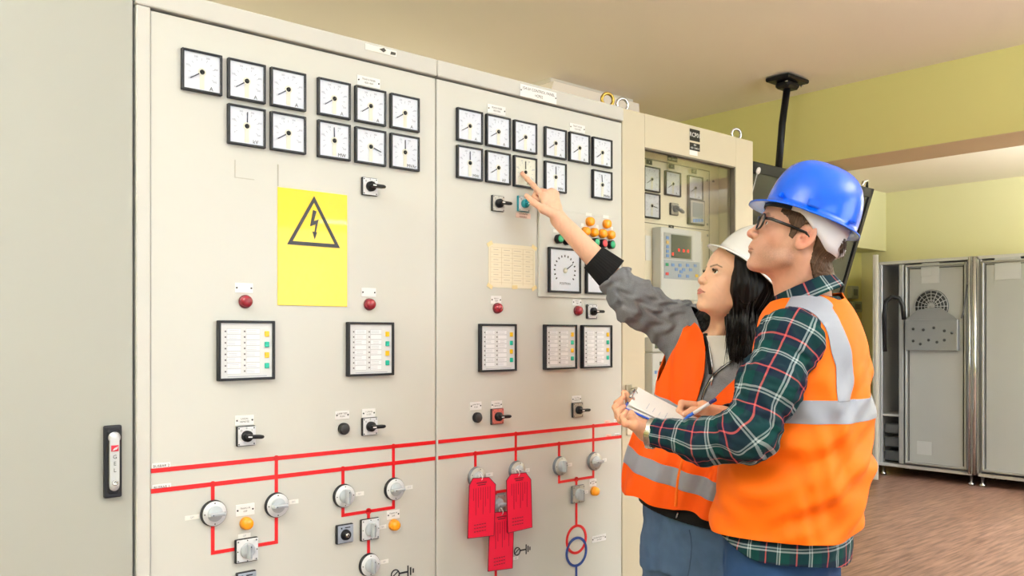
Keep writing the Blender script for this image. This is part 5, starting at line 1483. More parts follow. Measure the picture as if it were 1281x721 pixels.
nails(man, man_base, [(mRthumb[2], mRthumb[3])], (-.2, -.9, .5), .0050)
# ---- shirt
lo = np.array([.28, 1.82, -.60]); hi = np.array([.93, 2.52, .13])
V, F = nets(m_shirt, lo, hi, .0036)
x, y, a, b = mT.local(V)
# hem: tail hangs lower at the side and back
hem = -.528 + .05 * sstep(.0, .15, x) - .012 * np.cos(y * 14)
V, F = clip(V, F, hem - V[:, 2])
def cuff(V, F, w, inner, r=.09):
    n = (w - inner) / np.linalg.norm(w - inner); s = (V - w) @ n; far = np.linalg.norm(V - w, axis=1) > r
    s = np.where(far, -1.0, s); return clip(V, F, s)
V, F = cuff(V, F, C(818, 541, 2.045), LF); V, F = cuff(V, F, C(907, 521, 2.185), RE)
dn, z = m_neckd(V, .058); V, F = clip(V, F, np.minimum(-dn, z + .055))
def m_cloth_uv(V):
    x, y, a, b = mT.local(V)
    dA = m_arm(V, 'L'); dR = m_arm(V, 'R'); dTo = mT.sdf(V, -.022)
    # left arm: arc length and angle
    P_ = [LS + (LS - LM) * .8, LS, LM, LE, LF, LW]; side0 = np.array([0, -1.0, 0]); s0 = 0; D_ = []; U_ = []; c_ = []; s_ = []
    for i in range(5):
        e = P_[i + 1] - P_[i]; Ln = np.linalg.norm(e); e = e / Ln; t = (V - P_[i]) @ e; tc = np.clip(t, 0, Ln); q = V - P_[i] - tc[:, None] * e; dd = np.linalg.norm(q, axis=1)
        q = V - P_[i] - t[:, None] * e; s1 = side0 - e * (side0 @ e); s1 /= np.linalg.norm(s1); s2 = np.cross(e, s1); an_ = np.arctan2(q @ s2, q @ s1)
        D_.append(dd); U_.append(s0 + np.clip(t, -.03, Ln + .03)); c_.append(np.cos(an_)); s_.append(np.sin(an_)); s0 += Ln
    D_ = np.array(D_); w_ = np.exp(-(D_ - D_.min(0)) / .006); w_ /= w_.sum(0); U = (w_ * np.array(U_)).sum(0); W2 = np.arctan2((w_ * np.array(s_)).sum(0), (w_ * np.array(c_)).sum(0)) * .060
    up = V[:, 2]; an_ = np.arctan2(y / b, -x / a) * .19
    u_ = np.where(dA < dTo, U, np.where(dR < dTo, (V - RS) @ ((RE - RS) / .27), up)); v_ = np.where(dA < dTo, W2 + .018, np.where(dR < dTo, (V[:, 1]) * 1.0, an_))
    return np.stack([u_, v_, np.zeros(len(V))], 1)
shirt = mesh_np('shirt', V, F, PLAID, man, man_base, solid=.0018, attr=m_cloth_uv(V))
# ---- collar
def m_collar(P):
    q = P - CC; x, y, z = q @ ce, q @ cl, q @ cn
    fr = 1 + .0 * x; R = .0715 + (.018 - z) * .34 + .006 * sstep(-.02, .02, x)
    d = np.abs(np.sqrt((x * 1.10) ** 2 + y ** 2) - R) - .0035
    d = np.maximum(d, np.abs(z + .006) - (.021))
    gap = .050 - x + np.abs(y) * 1.2 + z * .55
    return np.maximum(d, -gap * .6)
V, F = nets(m_collar, CC - .13, CC + .13, .0026)
q = V - CC; uv = np.stack([q @ cn * 1.0 + .03, np.arctan2(q @ cl, q @ ce) * .075, np.zeros(len(V))], 1)
mesh_np('collar', V, F, PLAID, shirt, man_base, attr=uv)
# ---- vest
V, F = nets(m_vest, [.42, 1.84, -.60], [.93, 2.50, .14], .0036)
x, y, a, b = mT.local(V)
hem = -.462 - .010 * np.sin(y * 9 + 1)
V, F = clip(V, F, hem - V[:, 2])
dn, z = m_neckd(V, .083); V, F = clip(V, F, np.minimum(-dn, z + .055))
x, y, a, b = mT.local(V); vn = poly2(np.stack([y, V[:, 2]], 1), [(-.07, .16), (.07, .16), (.012, -.16), (-.012, -.16)]); V, F = clip(V, F, np.where(x > 0, -vn, -1.0))
def m_hole(V, side):
    S = LS if side == 'L' else RS; e = (LM - LS) if side == 'L' else (RE - RS); e = e / np.linalg.norm(e)
    if side == 'L': e = np.array([-.52, -.62, -.42]); e /= np.linalg.norm(e)
    else: e = np.array([-.15, .92, -.30]); e /= np.linalg.norm(e)
    S = S + np.array([-.012, 0, 0]) if side == 'L' else S + np.array([-.06, .03, -.01])
    t = (V - S) @ e; q = (V - S) - t[:, None] * e; return np.linalg.norm(q, axis=1) - (.076 if side == 'L' else .066), t
for sd in 'LR':
    dd, t_ = m_hole(V, sd); s = np.minimum(-dd, t_ + .03)
    if sd == 'R': s = np.minimum(s, mT.local(V)[0] - .0)
    V, F = clip(V, F, s)
vest = mesh_np('safety_vest', V, F, HIVIS, man, man_base, solid=.0028)
vV, vF = V, F
def band(parent, base, V, F, fields, mt, off=.0014, name='reflective_band', thick=.0012):
    for fn in fields:
        V, F = clip(V, F, fn(V))
        if len(F) == 0: return None
    N = normals(V, F); return mesh_np(name, V + N * off, F, mt, parent, base, solid=thick)
band(vest, man_base, vV, vF, [lambda V: np.abs(V[:, 2] + .174) - .026], REFL)
pts = []
for (px, py) in ((1058, 498), (1055, 460), (1051, 430), (1040, 404), (1024, 386), (1006, 377), (996, 374)):
    h_ = ray(m_vest, px, py, 1.8, 2.5); xx, yy, _, _ = mT.local(h_[None]); pts.append((yy[0], h_[2]))
pts[0] = (pts[0][0], -.150)
def vband(sgn):
    def fn(V):
        x, y, a, b = mT.local(V); dd = polyline2(np.stack([y * sgn, V[:, 2]], 1), pts) - .0235
        return np.maximum(dd, x - .02)
    return fn
MANPTS = pts
band(vest, man_base, vV, vF, [vband(1), lambda V: -.151 - V[:, 2]], REFL, off=.0022); band(vest, man_base, vV, vF, [vband(-1), lambda V: -.151 - V[:, 2]], REFL, off=.0022)
# ---- jeans and shoes
def legs(hip, L_, f_, a, b, foot_f, spread=.092, step=0.0, wob=12):
    def fn(P):
        cen = np.asarray(hip); q = P - cen; x = q[:, :2] @ f_; y = q[:, :2] @ L_
        pel = (np.sqrt((x / a) ** 2 + (y / b) ** 2) - 1) * min(a, b); pel = np.maximum(pel, np.maximum(q[:, 2] - .16, -.10 - q[:, 2])) 
        d = pel
        for sy in (1, -1):
            hp = cen + np.r_[L_ * spread * sy, -.05]; st = np.r_[f_ * step * sy, 0]
            kn = cen + np.r_[L_ * (spread + .005) * sy + f_ * (.02 + step * sy * .5), -.43]; an_ = cen + np.r_[L_ * (spread + .01) * sy - f_ * .01 + f_ * step * sy, 0]; an_[2] = -1.45 + .07
            d = smin(d, chain(P, [hp, kn, an_], [.090, .070, .062], .04), .03)
        return d + .0035 * fold(P, .09, wob, (1, 1, .6))
    return fn
mF2 = np.array([-.866, .5]); mL2 = np.array([-.5, -.866])
jm = legs((.658, 2.14, -.55), mL2, mF2, .135, .172, None)
V, F = nets(jm, [.33, 1.80, -1.42], [.95, 2.48, -.40], .0055)
V, F = clip(V, F, V[:, 2] + .46)
V, F = clip(V, F, -1.405 - V[:, 2])
jo = mesh_np('jeans', V, F, JEANM, man, man_base, solid=.002)
def shoe(parent, base, ankle, fdir):
    f3 = np.r_[fdir, 0]; l3 = np.array([-f3[1], f3[0], 0]); z0 = -1.45
    def fn(P):
        a = np.array(ankle); g = np.array([a[0], a[1], z0])
        d = cone(P, g + f3 * -.05 + [0, 0, .05], g + f3 * .13 + [0, 0, .032], .040, .034)
        d = smin(d, cone(P, g + [0, 0, .06], g + [0, 0, .11], .042, .045), .03); d = smin(d, cone(P, g + f3 * .10 + [0, 0, .028], g + f3 * .165 + [0, 0, .024], .040, .030), .02)
        return np.maximum(d, z0 + .014 - P[:, 2])
    c = np.array([ankle[0], ankle[1], z0]); V, F = nets(fn, c - [.25, .25, .03], c + [.25, .25, .2], .005)
    o = mesh_np('shoe', V, F, SHOE, parent, base)
    def fs(P):
        g = c; q = P - g; x = q @ f3; y = q @ l3; w = .040 + .010 * np.exp(-((x - .10) / .07) ** 2) - .004 * np.exp(-((x - .0) / .04) ** 2)
        d = np.sqrt(np.maximum(np.abs(x - .045) - .10, 0) ** 2 + y ** 2) - w; return np.maximum(d, np.abs(q[:, 2] - .0085) - .008)
    V, F = nets(fs, c - [.25, .25, .03], c + [.25, .25, .06], .004); mesh_np('sole', V, F, SOLE, o, base)
for sy in (1, -1):
    an_ = np.array([.658, 2.14]) + mL2 * .102 * sy - mF2 * .01; shoe(man, man_base, an_, mF2)
# ---- hair
def m_hair(P):
    Q = mh(P); d = head_sdf(Q, False) - .0045; az = np.arctan2(Q[:, 1], Q[:, 0]); bot = .052 - .060 * np.clip((.25 - np.cos(az)) / .85, 0, 1); rr = (np.sqrt((Q[:, 0] / .1085) ** 2 + (Q[:, 1] / .0905) ** 2) - 1) * .09 + .0055
    ay = np.abs(Q[:, 1])
    front = poly2(Q[:, [0, 2]], [(.066, .08), (.068, .046), (.050, .036), (.036, .020), (.032, -.004), (.022, -.010), (.016, .020), (-.004, .036), (-.022, .030), (-.030, .0), (-.034, -.04), (-.05, -.062), (-.13, -.066), (-.16, .16), (.06, .16)])
    d = smax(d * 1.0, front, .004)
    d = np.maximum(d, -(ell(np.stack([Q[:, 0], ay, Q[:, 2]], 1), (-.004, .082, .001), (.023, .03, .036))))
    nape = cone(P, mloc((-.028, 0, -.035)), C(1018, 388, 2.14), .0555, .064) - .004
    nq = np.maximum(nape, poly2(Q[:, [0, 2]], [(-.035, .0), (-.036, -.045), (-.060, -.078), (-.15, -.070), (-.15, .02)]))
    d = smin(d * mS, nq, .008)
    return np.maximum(d - .0012 * fold(P, .012, 21), np.minimum(rr, Q[:, 2] - bot + .002))
V, F = nets(m_hair, mO - .15, mO + .16, .0024)
Q = mh(V); uv = np.stack([np.arctan2(Q[:, 1], -Q[:, 0]) * .09 + Q[:, 0] * .3, Q[:, 2], 0 * Q[:, 0]], 1)
mhair = mesh_np('hair', V, F, HAIRB, man, man_base, attr=uv)
def strands(parent, base, name, rows, mt, r=.0006, n=4):
    m = MB()
    for pts in rows: m.tube([tuple(toworld(np.asarray(p)) - base) for p in pts], [r * .9] + [r] * (len(pts) - 2) + [r * .3], n)
    return m.build(name, mt, parent)
rs = np.random.RandomState(5); rows = []
for i in range(260):      # short nape and tuft hair
    y = rs.uniform(-.045, .045); x0 = -.098 + .8 * y * y * 10 + rs.uniform(-.004, .004); z0 = rs.uniform(.022, .046); l = rs.uniform(.018, .030)
    rows.append([mloc((x0, y, z0)), mloc((x0 - l * .45, y * 1.03, z0 - l * .45)), mloc((x0 - l * .62, y * 1.05 + rs.uniform(-.002, .002), z0 - l * 1.1))])
strands(mhair, man_base, 'hair_tuft', rows, MATS.get('hs') or mat('brown strands', '4a3426', .5), .0009)
# ---- hard hat, headband, glasses, watch
hat, to, rad = hard_hat(man, head_basis(math.radians(7), math.radians(22)), mO, mS, man_base, mat('blue hard hat plastic', '0060ec', .24, coat=.2, spec=.45), (.062, .106, .121, .108, .133, .037, .008, 3.2))
for sy in (1, -1):
    loc_box(hat, to, (.012, sy * .1085, .078), (.030, .008, .016), MATS['blue hard hat plastic'], 'slot_rib', .002)
    loc_box(hat, to, (-.088, sy * .083, .074), (.022, .012, .006), MATS['blue hard hat plastic'], 'slot_rib', .002, Matrix.Rotation(-.9 * sy, 3, 'Z'))
    loc_box(hat, to, (.088, sy * .082, .076), (.012, .010, .012), MATS['blue hard hat plastic'], 'slot_rib', .002, Matrix.Rotation(.8 * sy, 3, 'Z'))
hbm = mat('white headband plastic', 'e6e4ec', .35)
rows = []
for i in range(5):
    row = []
    for j in range(65):
        az = 2 * PI * j / 64; c = math.cos(az)
        top = .068; bot = .052 - .060 * min(1, max(0, (.25 - c) / .85)); zz = top + (bot - top) * i / 4
        rx = .1035 if c > 0 else (.1085 - .0015 * i); row.append(to((rx * c, (.0905 - .0012 * i) * math.sin(az), zz)))
    rows.append(row)
hb = MB().quadstrip(rows).build('headband', hbm, hat); md = hb.modifiers.new('t', 'SOLIDIFY'); md.thickness = .0022; md.offset = 0
loc_box(hat, to, (-.108, 0, .010), (.010, .050, .022), hbm, 'size_adjuster', .003)
sw = []
for j in range(33):
    az = -PI / 3 + 2 * PI / 3 * j / 32; sw.append(az)
m = MB(); m.quadstrip([[to((.1025 * math.cos(a_), .089 * math.sin(a_), z_)) for a_ in sw] for z_ in (.068, .060, .051)]); o = m.build('sweatband', mat('dark sweatband', '23262e', .7), hat)
md = o.modifiers.new('t', 'SOLIDIFY'); md.thickness = .003
GF = mat('black glasses frame', '0c0d10', .25)
for sy in (1, -1):
    g = []
    for k in range(28):
        a_ = 2 * PI * k / 28; ex = 3.0; ca, sa = math.cos(a_), math.sin(a_)
        yy = sy * .0335 + .0262 * np.sign(ca) * abs(ca) ** (2 / ex); zz = .011 + .0190 * np.sign(sa) * abs(sa) ** (2 / ex); g.append((.1045 - 2.6 * (abs(yy) - .015) ** 2 * (abs(yy) > .015) - .10 * (0.011 - zz) * -1 * 0, yy, zz))
    rim = tube_on(man, 'glasses', [mloc(p) for p in g], .0025, GF, man_base, 8, True) if sy == 1 else tube_on(glasses, 'lens_rim', [mloc(p) for p in g], .0025, GF, man_base, 8, True)
    if sy == 1: glasses = rim
    m = MB(); cp = m.bm.verts.new(tuple(toworld(mloc((.1025, sy * .033, .011))) - man_base)); vs = [m.bm.verts.new(tuple(toworld(mloc(p)) - man_base)) for p in g]
    for k in range(28): m.bm.faces.new([cp, vs[k], vs[(k + 1) % 28]])
    m.build('lens', glass_mat('lens glass %d' % (sy + 2), 'f4f6f8', .16), glasses)
    tp_ = [(.097, sy * .0575, .019), (.085, sy * .073, .019), (.040, sy * .0785, .0165), (.0, sy * .0815, .013), (-.012, sy * .0835, .004), (-.018, sy * .083, -.010)]
    m = MB(); W_ = [tuple(toworld(mloc(p)) - man_base) for p in tp_]; m.tube(W_, [.0036, .0038, .0034, .0030, .0025, .0020], 8); m.build('temple_arm', GF, glasses)
tube_on(glasses, 'bridge', [mloc((.1042, .009, .016)), mloc((.1075, 0, .0185)), mloc((.1042, -.009, .016))], .0017, GF, man_base)
# wrist watch
wa = (LF - LW) / np.linalg.norm(LF - LW); wc = C(815, 542, 2.047); w1 = np.cross(wa, [0, 0, 1.0]); w1 /= np.linalg.norm(w1); w2 = np.cross(wa, w1)
rows = []
for j in range(41):
    a_ = 2 * PI * j / 40; row = []
    for (dx, dr) in ((-.0065, 0), (-.005, .0016), (.005, .0016), (.0065, 0)): row.append(tuple(toworld(wc + wa * dx + (w1 * math.cos(a_) + w2 * math.sin(a_)) * (.0315 + dr)) - man_base))
    rows.append(row)
m = MB().quadstrip(rows, smooth=False); wo = m.build('wrist_watch', mat('watch steel', 'c9c7c2', .25, metal=1), man); md = wo.modifiers.new('t', 'SOLIDIFY'); md.thickness = .002
wd = -w2 if (w2 @ np.array([0, 0, -1.0])) < 0 else w2
cpt = wc + wd * .037 * (1) + np.array([0, -.008, 0])
m = MB(); Rm = Matrix(np.stack([w1, wa, wd], 1).tolist()); 
wq = Matrix(((RV[0], FV[0], 0), (RV[1], FV[1], 0), (0, 0, 1))) @ Rm
m.lathe([(0, 0), (.012, 0), (.013, .002), (.012, .005), (0, .005)], tuple(toworld(wc + wd * .031) - man_base), 24, 0, wq); m.build('watch_case', MATS['watch steel'], wo)
print('man', _time.time() - _t0)
# ================================================================ CLIPBOARD AND PEN (held, so things of their own)
bA = C(780, 510, 2.075); bB = C(792, 490, 2.225)
Wd_ = bB - bA; ew = Wd_ / np.linalg.norm(Wd_); Ld = np.array([.126, 0, -.047]); Ld -= ew * (Ld @ ew); Ld /= np.linalg.norm(Ld); nn = np.cross(Ld, ew); nn = nn if nn[2] > 0 else -nn
BW, BL = np.linalg.norm(Wd_), .215
def bd(l, w, h): return bA + Ld * l + ew * w + nn * h
cb_base = toworld(bd(BL / 2, BW / 2, 0))
cb = tag(empty('clipboard', tuple(cb_base)), 'blue clipboard with white papers held in front of the plaid sleeve', 'clipboard')
def slab(parent, name, l0, l1, w0, w1, h0, h1, mt, base, curl=0.0, n=14):
    rows = []
    m = MB(); top = []; bot = []
    for i in range(n + 1):
        l = l0 + (l1 - l0) * i / n; t_ = 1 - i / n; cu = curl * t_ ** 2
        top.append([tuple(toworld(bd(l, w0 + (w1 - w0) * j / 4, h1 + cu * (.4 + .6 * j / 4))) - base) for j in range(5)]); bot.append([tuple(toworld(bd(l, w0 + (w1 - w0) * j / 4, h0 + cu * (.4 + .6 * j / 4))) - base) for j in range(5)])
    loop = [a_ + b_[::-1] + [a_[0]] for a_, b_ in zip(top, bot)]
    m.quadstrip(loop, smooth=False)
    for e_ in (0, -1):
        for j in range(4):
            try: m.bm.faces.new([m.bm.verts.new(p) for p in (top[e_][j], top[e_][j + 1], bot[e_][j + 1], bot[e_][j])])
            except Exception: pass
    bmesh.ops.remove_doubles(m.bm, verts=m.bm.verts[:], dist=1e-5); bmesh.ops.recalc_face_normals(m.bm, faces=m.bm.faces[:])
    return m.build(name, mt, parent)
slab(cb, 'board', 0, BL, 0, BW, -.003, 0, mat('blue board', '2b55c8', .35), cb_base)
slab(cb, 'paper_pad', .006, BL - .003, .004, BW - .003, .0004, .004, PAPER, cb_base)
slab(cb, 'top_sheet', .008, BL - .006, .006, BW - .002, .0046, .0050, mat('white page', 'f6f6f6', .6), cb_base, .012)
m = MB()
for k in range(7):
    for j in range(1):
        a0 = .05 + k * .016; p = [bd(a0, .02 + j * .065, .0068 + .012 * max(0, 1 - a0 / BL) ** 2), bd(a0 + .0015, .07 + j * .065 - .012 * ((k + j) % 3), .0068 + .012 * max(0, 1 - a0 / BL) ** 2)]
        m.tube([tuple(toworld(q_) - cb_base) for q_ in p], .0006, 4)
m.build('handwriting', mat('blue grey ink', 'b9c0d8', .6), cb)
m = MB()
for (w_, r_) in ((BW / 2 - .030, .0045), (BW / 2 + .030, .0045)):
    m.tube([tuple(toworld(bd(.006 + .008 * math.cos(a_), w_, .010 + .009 * math.sin(a_))) - cb_base) for a_ in np.linspace(0, 2 * PI, 16, endpoint=False)], .0016, 6, closed=True)
m.tube([tuple(toworld(bd(.004, w_, .018)) - cb_base) for w_ in (BW / 2 - .035, BW / 2 + .035)], .0035, 8)
m.tube([tuple(toworld(bd(.016, w_, .008)) - cb_base) for w_ in (BW / 2 - .038, BW / 2 + .038)], .0028, 8)
m.build('clip', CHR, cb)
pt = None
for f_ in np.linspace(1.9, 2.4, 800):
    q_ = C(855, 525, f_)
    if (q_ - bd(0, 0, .006)) @ nn < 0 if pt is None and f_ > 1.9 and ((C(855, 525, 1.9) - bd(0, 0, .006)) @ nn > 0) else False: pt = q_; break
pt = pt if pt is not None else C(855, 525, 2.16)
pe = C(896, 499.5, pt[1] - .035); pd = (pe - pt); PLn = np.linalg.norm(pd); pd /= PLn
pb = toworld(pt); pn = tag(empty('pen', tuple(pb)), 'blue and white ballpoint pen in the writing hand', 'pen')
def pc(t): return tuple(toworld(pt + pd * t) - pb)
MB().tube([pc(.0), pc(.004), pc(.012)], [.0006, .0016, .0036], 12).build('tip', mat('pen blue', '1a5fd0', .3), pn)
MB().tube([pc(.012), pc(.030)], [.0042, .0045], 12).build('grip', MATS['pen blue'], pn)
MB().tube([pc(.030), pc(PLn * .80)], [.0043, .0043], 12).build('barrel', mat('pen white', 'eceaf2', .3), pn)
MB().tube([pc(PLn * .80), pc(PLn - .002), pc(PLn)], [.0046, .0046, .003], 12).build('cap', mat('pen navy', '221f6e', .3), pn)
print('clip', _time.time() - _t0)
# ================================================================ THE WOMAN
wB = head_basis(math.radians(-16), math.radians(19)); wO = C(918, 359, 2.47); wS = .94
woman_base = toworld(C(880, 418, 2.60)); woman_base[2] = 0.0
woman = tag(empty('person', tuple(woman_base)), 'person in white hard hat and orange vest with long black hair, pointing at a meter', 'person')
def wh(P): return (P - wO) @ wB / wS
def wloc(p): return wO + wS * (wB @ np.asarray(p, float))
wT = Loft((-.643, -.766), [
    (.055, .612, 2.575, .055, .060), (.030, .612, 2.58, .075, .095), (.005, .610, 2.59, .090, .135), (-.03, .610, 2.60, .105, .158), (-.09, .606, 2.60, .122, .170), (-.18, .594, 2.60, .126, .172),
    (-.30, .573, 2.60, .125, .180), (-.44, .555, 2.60, .140, .205), (-.56, .548, 2.60, .150, .215)], 2.4)
wF2 = wT.F; wL2 = wT.L
WS_ = C(846, 409, 2.68); WE = C(796, 379, 2.66); WC = C(753, 331, 2.665); WW = C(699, 275, 2.655)
WLS = np.array([.725, 2.50, -.035]); WLE = np.array([.75, 2.56, -.30]); WLW = np.array([.66, 2.42, -.50])
def w_sleeve(P):
    d = chain(P, [WS_ + np.array([.05, -.02, -.015]), WS_, WE, WC], [.078, .072, .062, .043], .04)
    ax = (WC - WS_); ax /= np.linalg.norm(ax); s = (P - WS_) @ ax
    fd = .0045 * np.sin((s + .03 * fold(P, .09, 31)) * 2 * PI / .055) * sstep(-.03, .03, s) + .004 * fold(P, .06, 32)
    return d + fd
def w_jacket(P):
    t = wT.sdf(P, -.016) + .003 * fold(P, .08, 33); d = smin(t, w_sleeve(P), .035)
    # armpit web under the raised arm
    return smin(d, chain(P, [WLS + np.array([-.04, .03, 0]), WLS, WLE, WLW], [.055, .056, .046, .034], .03), .03)
def w_vest(P):
    x, y, a, b = wT.local(P)
    d = wT.sdf(P) - .009 * np.sin(y * 2 * PI / .085 + 2.2 * np.sin(P[:, 2] * 7)) * sstep(.02, -.30, P[:, 2]) * .8 - .006 * fold(P, .13, 35, (1, 1, .5), 3)
    # flared side panel towards the raised arm
    fl_ = ell(P, (.432, 2.655, -.50), (.072, .10, .22)); return smin(d, fl_, .09)
def w_tee(P): return smin(wT.sdf(P, -.026), cone(P, wloc((-.02, 0, -.07)), C(908, 425, 2.56), .045, .075), .03)
def w_core(P):
    d = np.maximum(wT.sdf(P, -.045), -.46 - P[:, 2])
    d = smin(d, chain(P, [WS_, WE, WC], [.050, .040, .028], .02), .02); d = smin(d, chain(P, [WLS, WLE, WLW], [.040, .034, .024], .02), .02)
    for sy in (1, -1):
        hp = np.array([.555, 2.62, -.60]) + np.r_[wL2 * .085 * sy, 0]; d = smin(d, chain(P, [hp, hp + [0, 0, -.38], hp + [0, 0, -.76]], [.070, .046, .034], .03), .03)
    return smin(d, cone(P, wloc((-.022, 0, -.04)), C(908, 430, 2.585), .042, .050), .03)
def w_head(P):
    Q = wh(P); d = head_sdf(Q, True) * wS
    d = smin(d, cone(P, wloc((-.024, 0, -.03)), C(910, 425, 2.575), .047, .054), .022)
    d = smin(d, cone(P, wloc((.022, 0, -.070)), C(903, 420, 2.55), .024, .034), .03)
    d = smin(d, cone(P, C(878, 430, 2.56), C(935, 432, 2.49), .030, .030), .03)     # collar bones
    return smin(d, cone(P, wloc((-.012, .056, -.035)), C(893, 424, 2.515), .009, .009), .018)
wfing = [[C(679.5, 246.5, 2.672), C(668, 233, 2.688), C(659.5, 224, 2.700), C(653.3, 217.3, 2.709)],
         [C(684.5, 243, 2.690), C(671.5, 238.5, 2.702), C(668, 246.5, 2.690), C(674, 250.5, 2.677)],
         [C(690, 241, 2.705), C(677.5, 239, 2.718), C(672.5, 247, 2.706), C(678.5, 252, 2.692)],
         [C(694.5, 243, 2.716), C(684, 243, 2.730), C(679, 250, 2.718), C(685, 255, 2.705)]]
wthumb = [C(693, 268, 2.640), C(680, 262, 2.628), C(667.5, 253.5, 2.632), C(658.8, 245.5, 2.642)]
def w_hand(P):
    d = hand_sdf(P, WW, wfing, wthumb, .0235, .93)
    return smin(d, cone(P, WW, C(757, 336, 2.665), .0255, .0370), .012)
wlf = [WLW + np.array(v) for v in ((-.02, -.02, -.06), (-.005, -.03, -.065), (.01, -.03, -.065), (.02, -.025, -.06))]
b_ = bounds(flat(wfing) + wthumb + [WW, C(752, 330, 2.66)], .035)
def w_lhand(P): 
    fs = [[q_, q_ + np.array([-.005, -.01, -.035]), q_ + np.array([-.004, -.004, -.055]), q_ + np.array([0, .006, -.070])] for q_ in wlf]
    return hand_sdf(P, WLW, fs, [WLW + np.array([-.02, -.03, -.02]), WLW + np.array([-.035, -.045, -.045]), WLW + np.array([-.035, -.05, -.07]), WLW + np.array([-.03, -.05, -.09])], .022, .9)
b2 = (WLW - np.array([.09, .10, .17]), WLW + np.array([.07, .06, .05]))
body(woman, woman_base, w_core, ([.10, 2.40, -1.44], [.85, 2.80, .32]), (w_head, wO - np.array([.15, .15, .17]), wO + .15),
     [(w_hand, b_[0], b_[1], [f_[1] for f_ in wfing] + [wfing[0][3], wthumb[3]]), (w_lhand, b2[0], b2[1], [])], True, 'efc2a6', 'f0bfa4', wB, wO, wS, wh)
nails(woman, woman_base, [(wthumb[2], wthumb[3])], (-.3, -.55, .7), .0046); nails(woman, woman_base, [(wfing[0][2], wfing[0][3])], (.5, -.35, .6), .0042)
# ---- jacket, opened at the neck
def front_cut(V, T_, pts, foff, keepback=True):
    x, y, a, b = T_.local(V); d = poly2(V[:, [0, 2]], pts); return np.where(x > 0, -d, -1.0)
def rz(px, py, f=2.47): q_ = C(px, py, f); return (q_[0], q_[2])
V, F = nets(w_jacket, [.10, 2.30, -.56], [.86, 2.84, .34], .0036)
V, F = clip(V, F, -.485 - .13 * ((V[:, :2] - np.array([.555, 2.60])) @ wL2) - V[:, 2])
V, F = clip(V, F, front_cut(V, wT, [rz(878, 380), rz(884, 412), rz(887, 440), rz(890, 471), rz(903, 459), rz(922, 449), rz(945, 446), rz(945, 380)], 0))
V, F = cuff(V, F, C(767, 344, 2.665), WE, .12); V, F = cuff(V, F, WLW, WLE, .1)
nk = np.linalg.norm((V - C(910, 400, 2.57))[:, :2], axis=1) - .066; V, F = clip(V, F, np.where(V[:, 2] > -.0, -nk, -1.))
jk = mesh_np('grey_jacket', V, F, GREYM, woman, woman_base, solid=.0025)
# cuff rib
ca = C(742, 322, 2.665); cb_ = C(766, 343, 2.665); cx_ = (cb_ - ca); cL = np.linalg.norm(cx_); cx_ = cx_ / cL
def w_cuff(P):
    t = (P - ca) @ cx_; q = P - ca - t[:, None] * cx_; r = np.linalg.norm(q, axis=1); R = .0385 + .15 * np.clip(t, 0, cL)
    an_ = np.arctan2(q[:, 2], q[:, 1]); return np.maximum(np.abs(r - R - .0006 * np.cos(an_ * 46)) - .0035, np.abs(t - cL / 2) - cL / 2)
V, F = nets(w_cuff, np.minimum(ca, cb_) - .07, np.maximum(ca, cb_) + .07, .0022); mesh_np('ribbed_cuff', V, F, RIBK, jk, woman_base)
# ---- white tee
V, F = nets(w_tee, [.40, 2.36, -.20], [.82, 2.80, .10], .005)
nkc = C(905, 402, 2.555); dd = ell(V, nkc, (.070, .075, .062)); V, F = clip(V, F, -dd); V, F = clip(V, F, V[:, 2] + .005)
mesh_np('white_tee', V, F, TEE, woman, woman_base, solid=.0015)
# ---- vest
V, F = nets(w_vest, [.26, 2.28, -.62], [.86, 2.92, .10], .0036)
x, y, a, b = wT.local(V)
V, F = clip(V, F, (-.500 - .13 * np.clip(y, -.3, .2) + .006 * np.sin(y * 40)) - V[:, 2])
vpoly = [rz(872, 370), rz(877, 400), rz(884, 418), rz(885, 436), rz(882, 462), rz(877, 492), rz(868, 524), rz(866, 560), rz(869, 560), rz(873, 526), rz(892, 500), rz(917, 474), rz(940, 452), rz(955, 436), rz(955, 370)]
V, F = clip(V, F, front_cut(V, wT, vpoly, 0))
nk = np.linalg.norm((V - C(910, 400, 2.575))[:, :2], axis=1) - .080; V, F = clip(V, F, np.where(V[:, 2] > -.0, -nk, -1.))
# armhole towards the raised arm: the cut runs from the neck to the armpit
cp1 = C(868, 388, 2.55); cp2 = C(819, 476, 2.66); e = cp2 - cp1; nrm = np.array([e[2], 0, -e[0]]); nrm /= np.linalg.norm(nrm); nrm = nrm if nrm[0] < 0 else -nrm
s = (V - cp1) @ nrm; s = np.minimum(s, V[:, 2] - cp2[2])
V, F = clip(V, F, s)
q_ = V - WLS; V, F = clip(V, F, np.where(q_[:, :2] @ wL2 > -.03, -(np.linalg.norm(np.stack([q_[:, :2] @ wF2, (q_[:, 2] + .03) * .8], 1), axis=1) - .075) * -1 * -1, -1.))
wv = mesh_np('safety_vest', V, F, HIVIS2, woman, woman_base, solid=.0028); wV, wF = V, F
def wband(zc, sl, hw, ylo=-9, yhi=9):
    def fn(V): x, y, a, b = wT.local(V); return np.abs(V[:, 2] - (zc + sl * np.clip(y, -.24, .2))) - hw
    return fn
band(wv, woman_base, wV, wF, [wband(-.412, -.22, .0265)], REFL); band(wv, woman_base, wV, wF, [wband(-.240, -.24, .0265)], REFL)
# front closure strip
cpts = [ray(w_vest, px, py, 2.0, 3.0) for px, py in ((867, 535), (862, 550), (857, 565), (851, 585), (848, 600), (846, 618), (845, 634))]
tube_on(wv, 'closure', [p + np.array([0, -.003, 0]) for p in cpts], .0045, EDGE, woman_base)
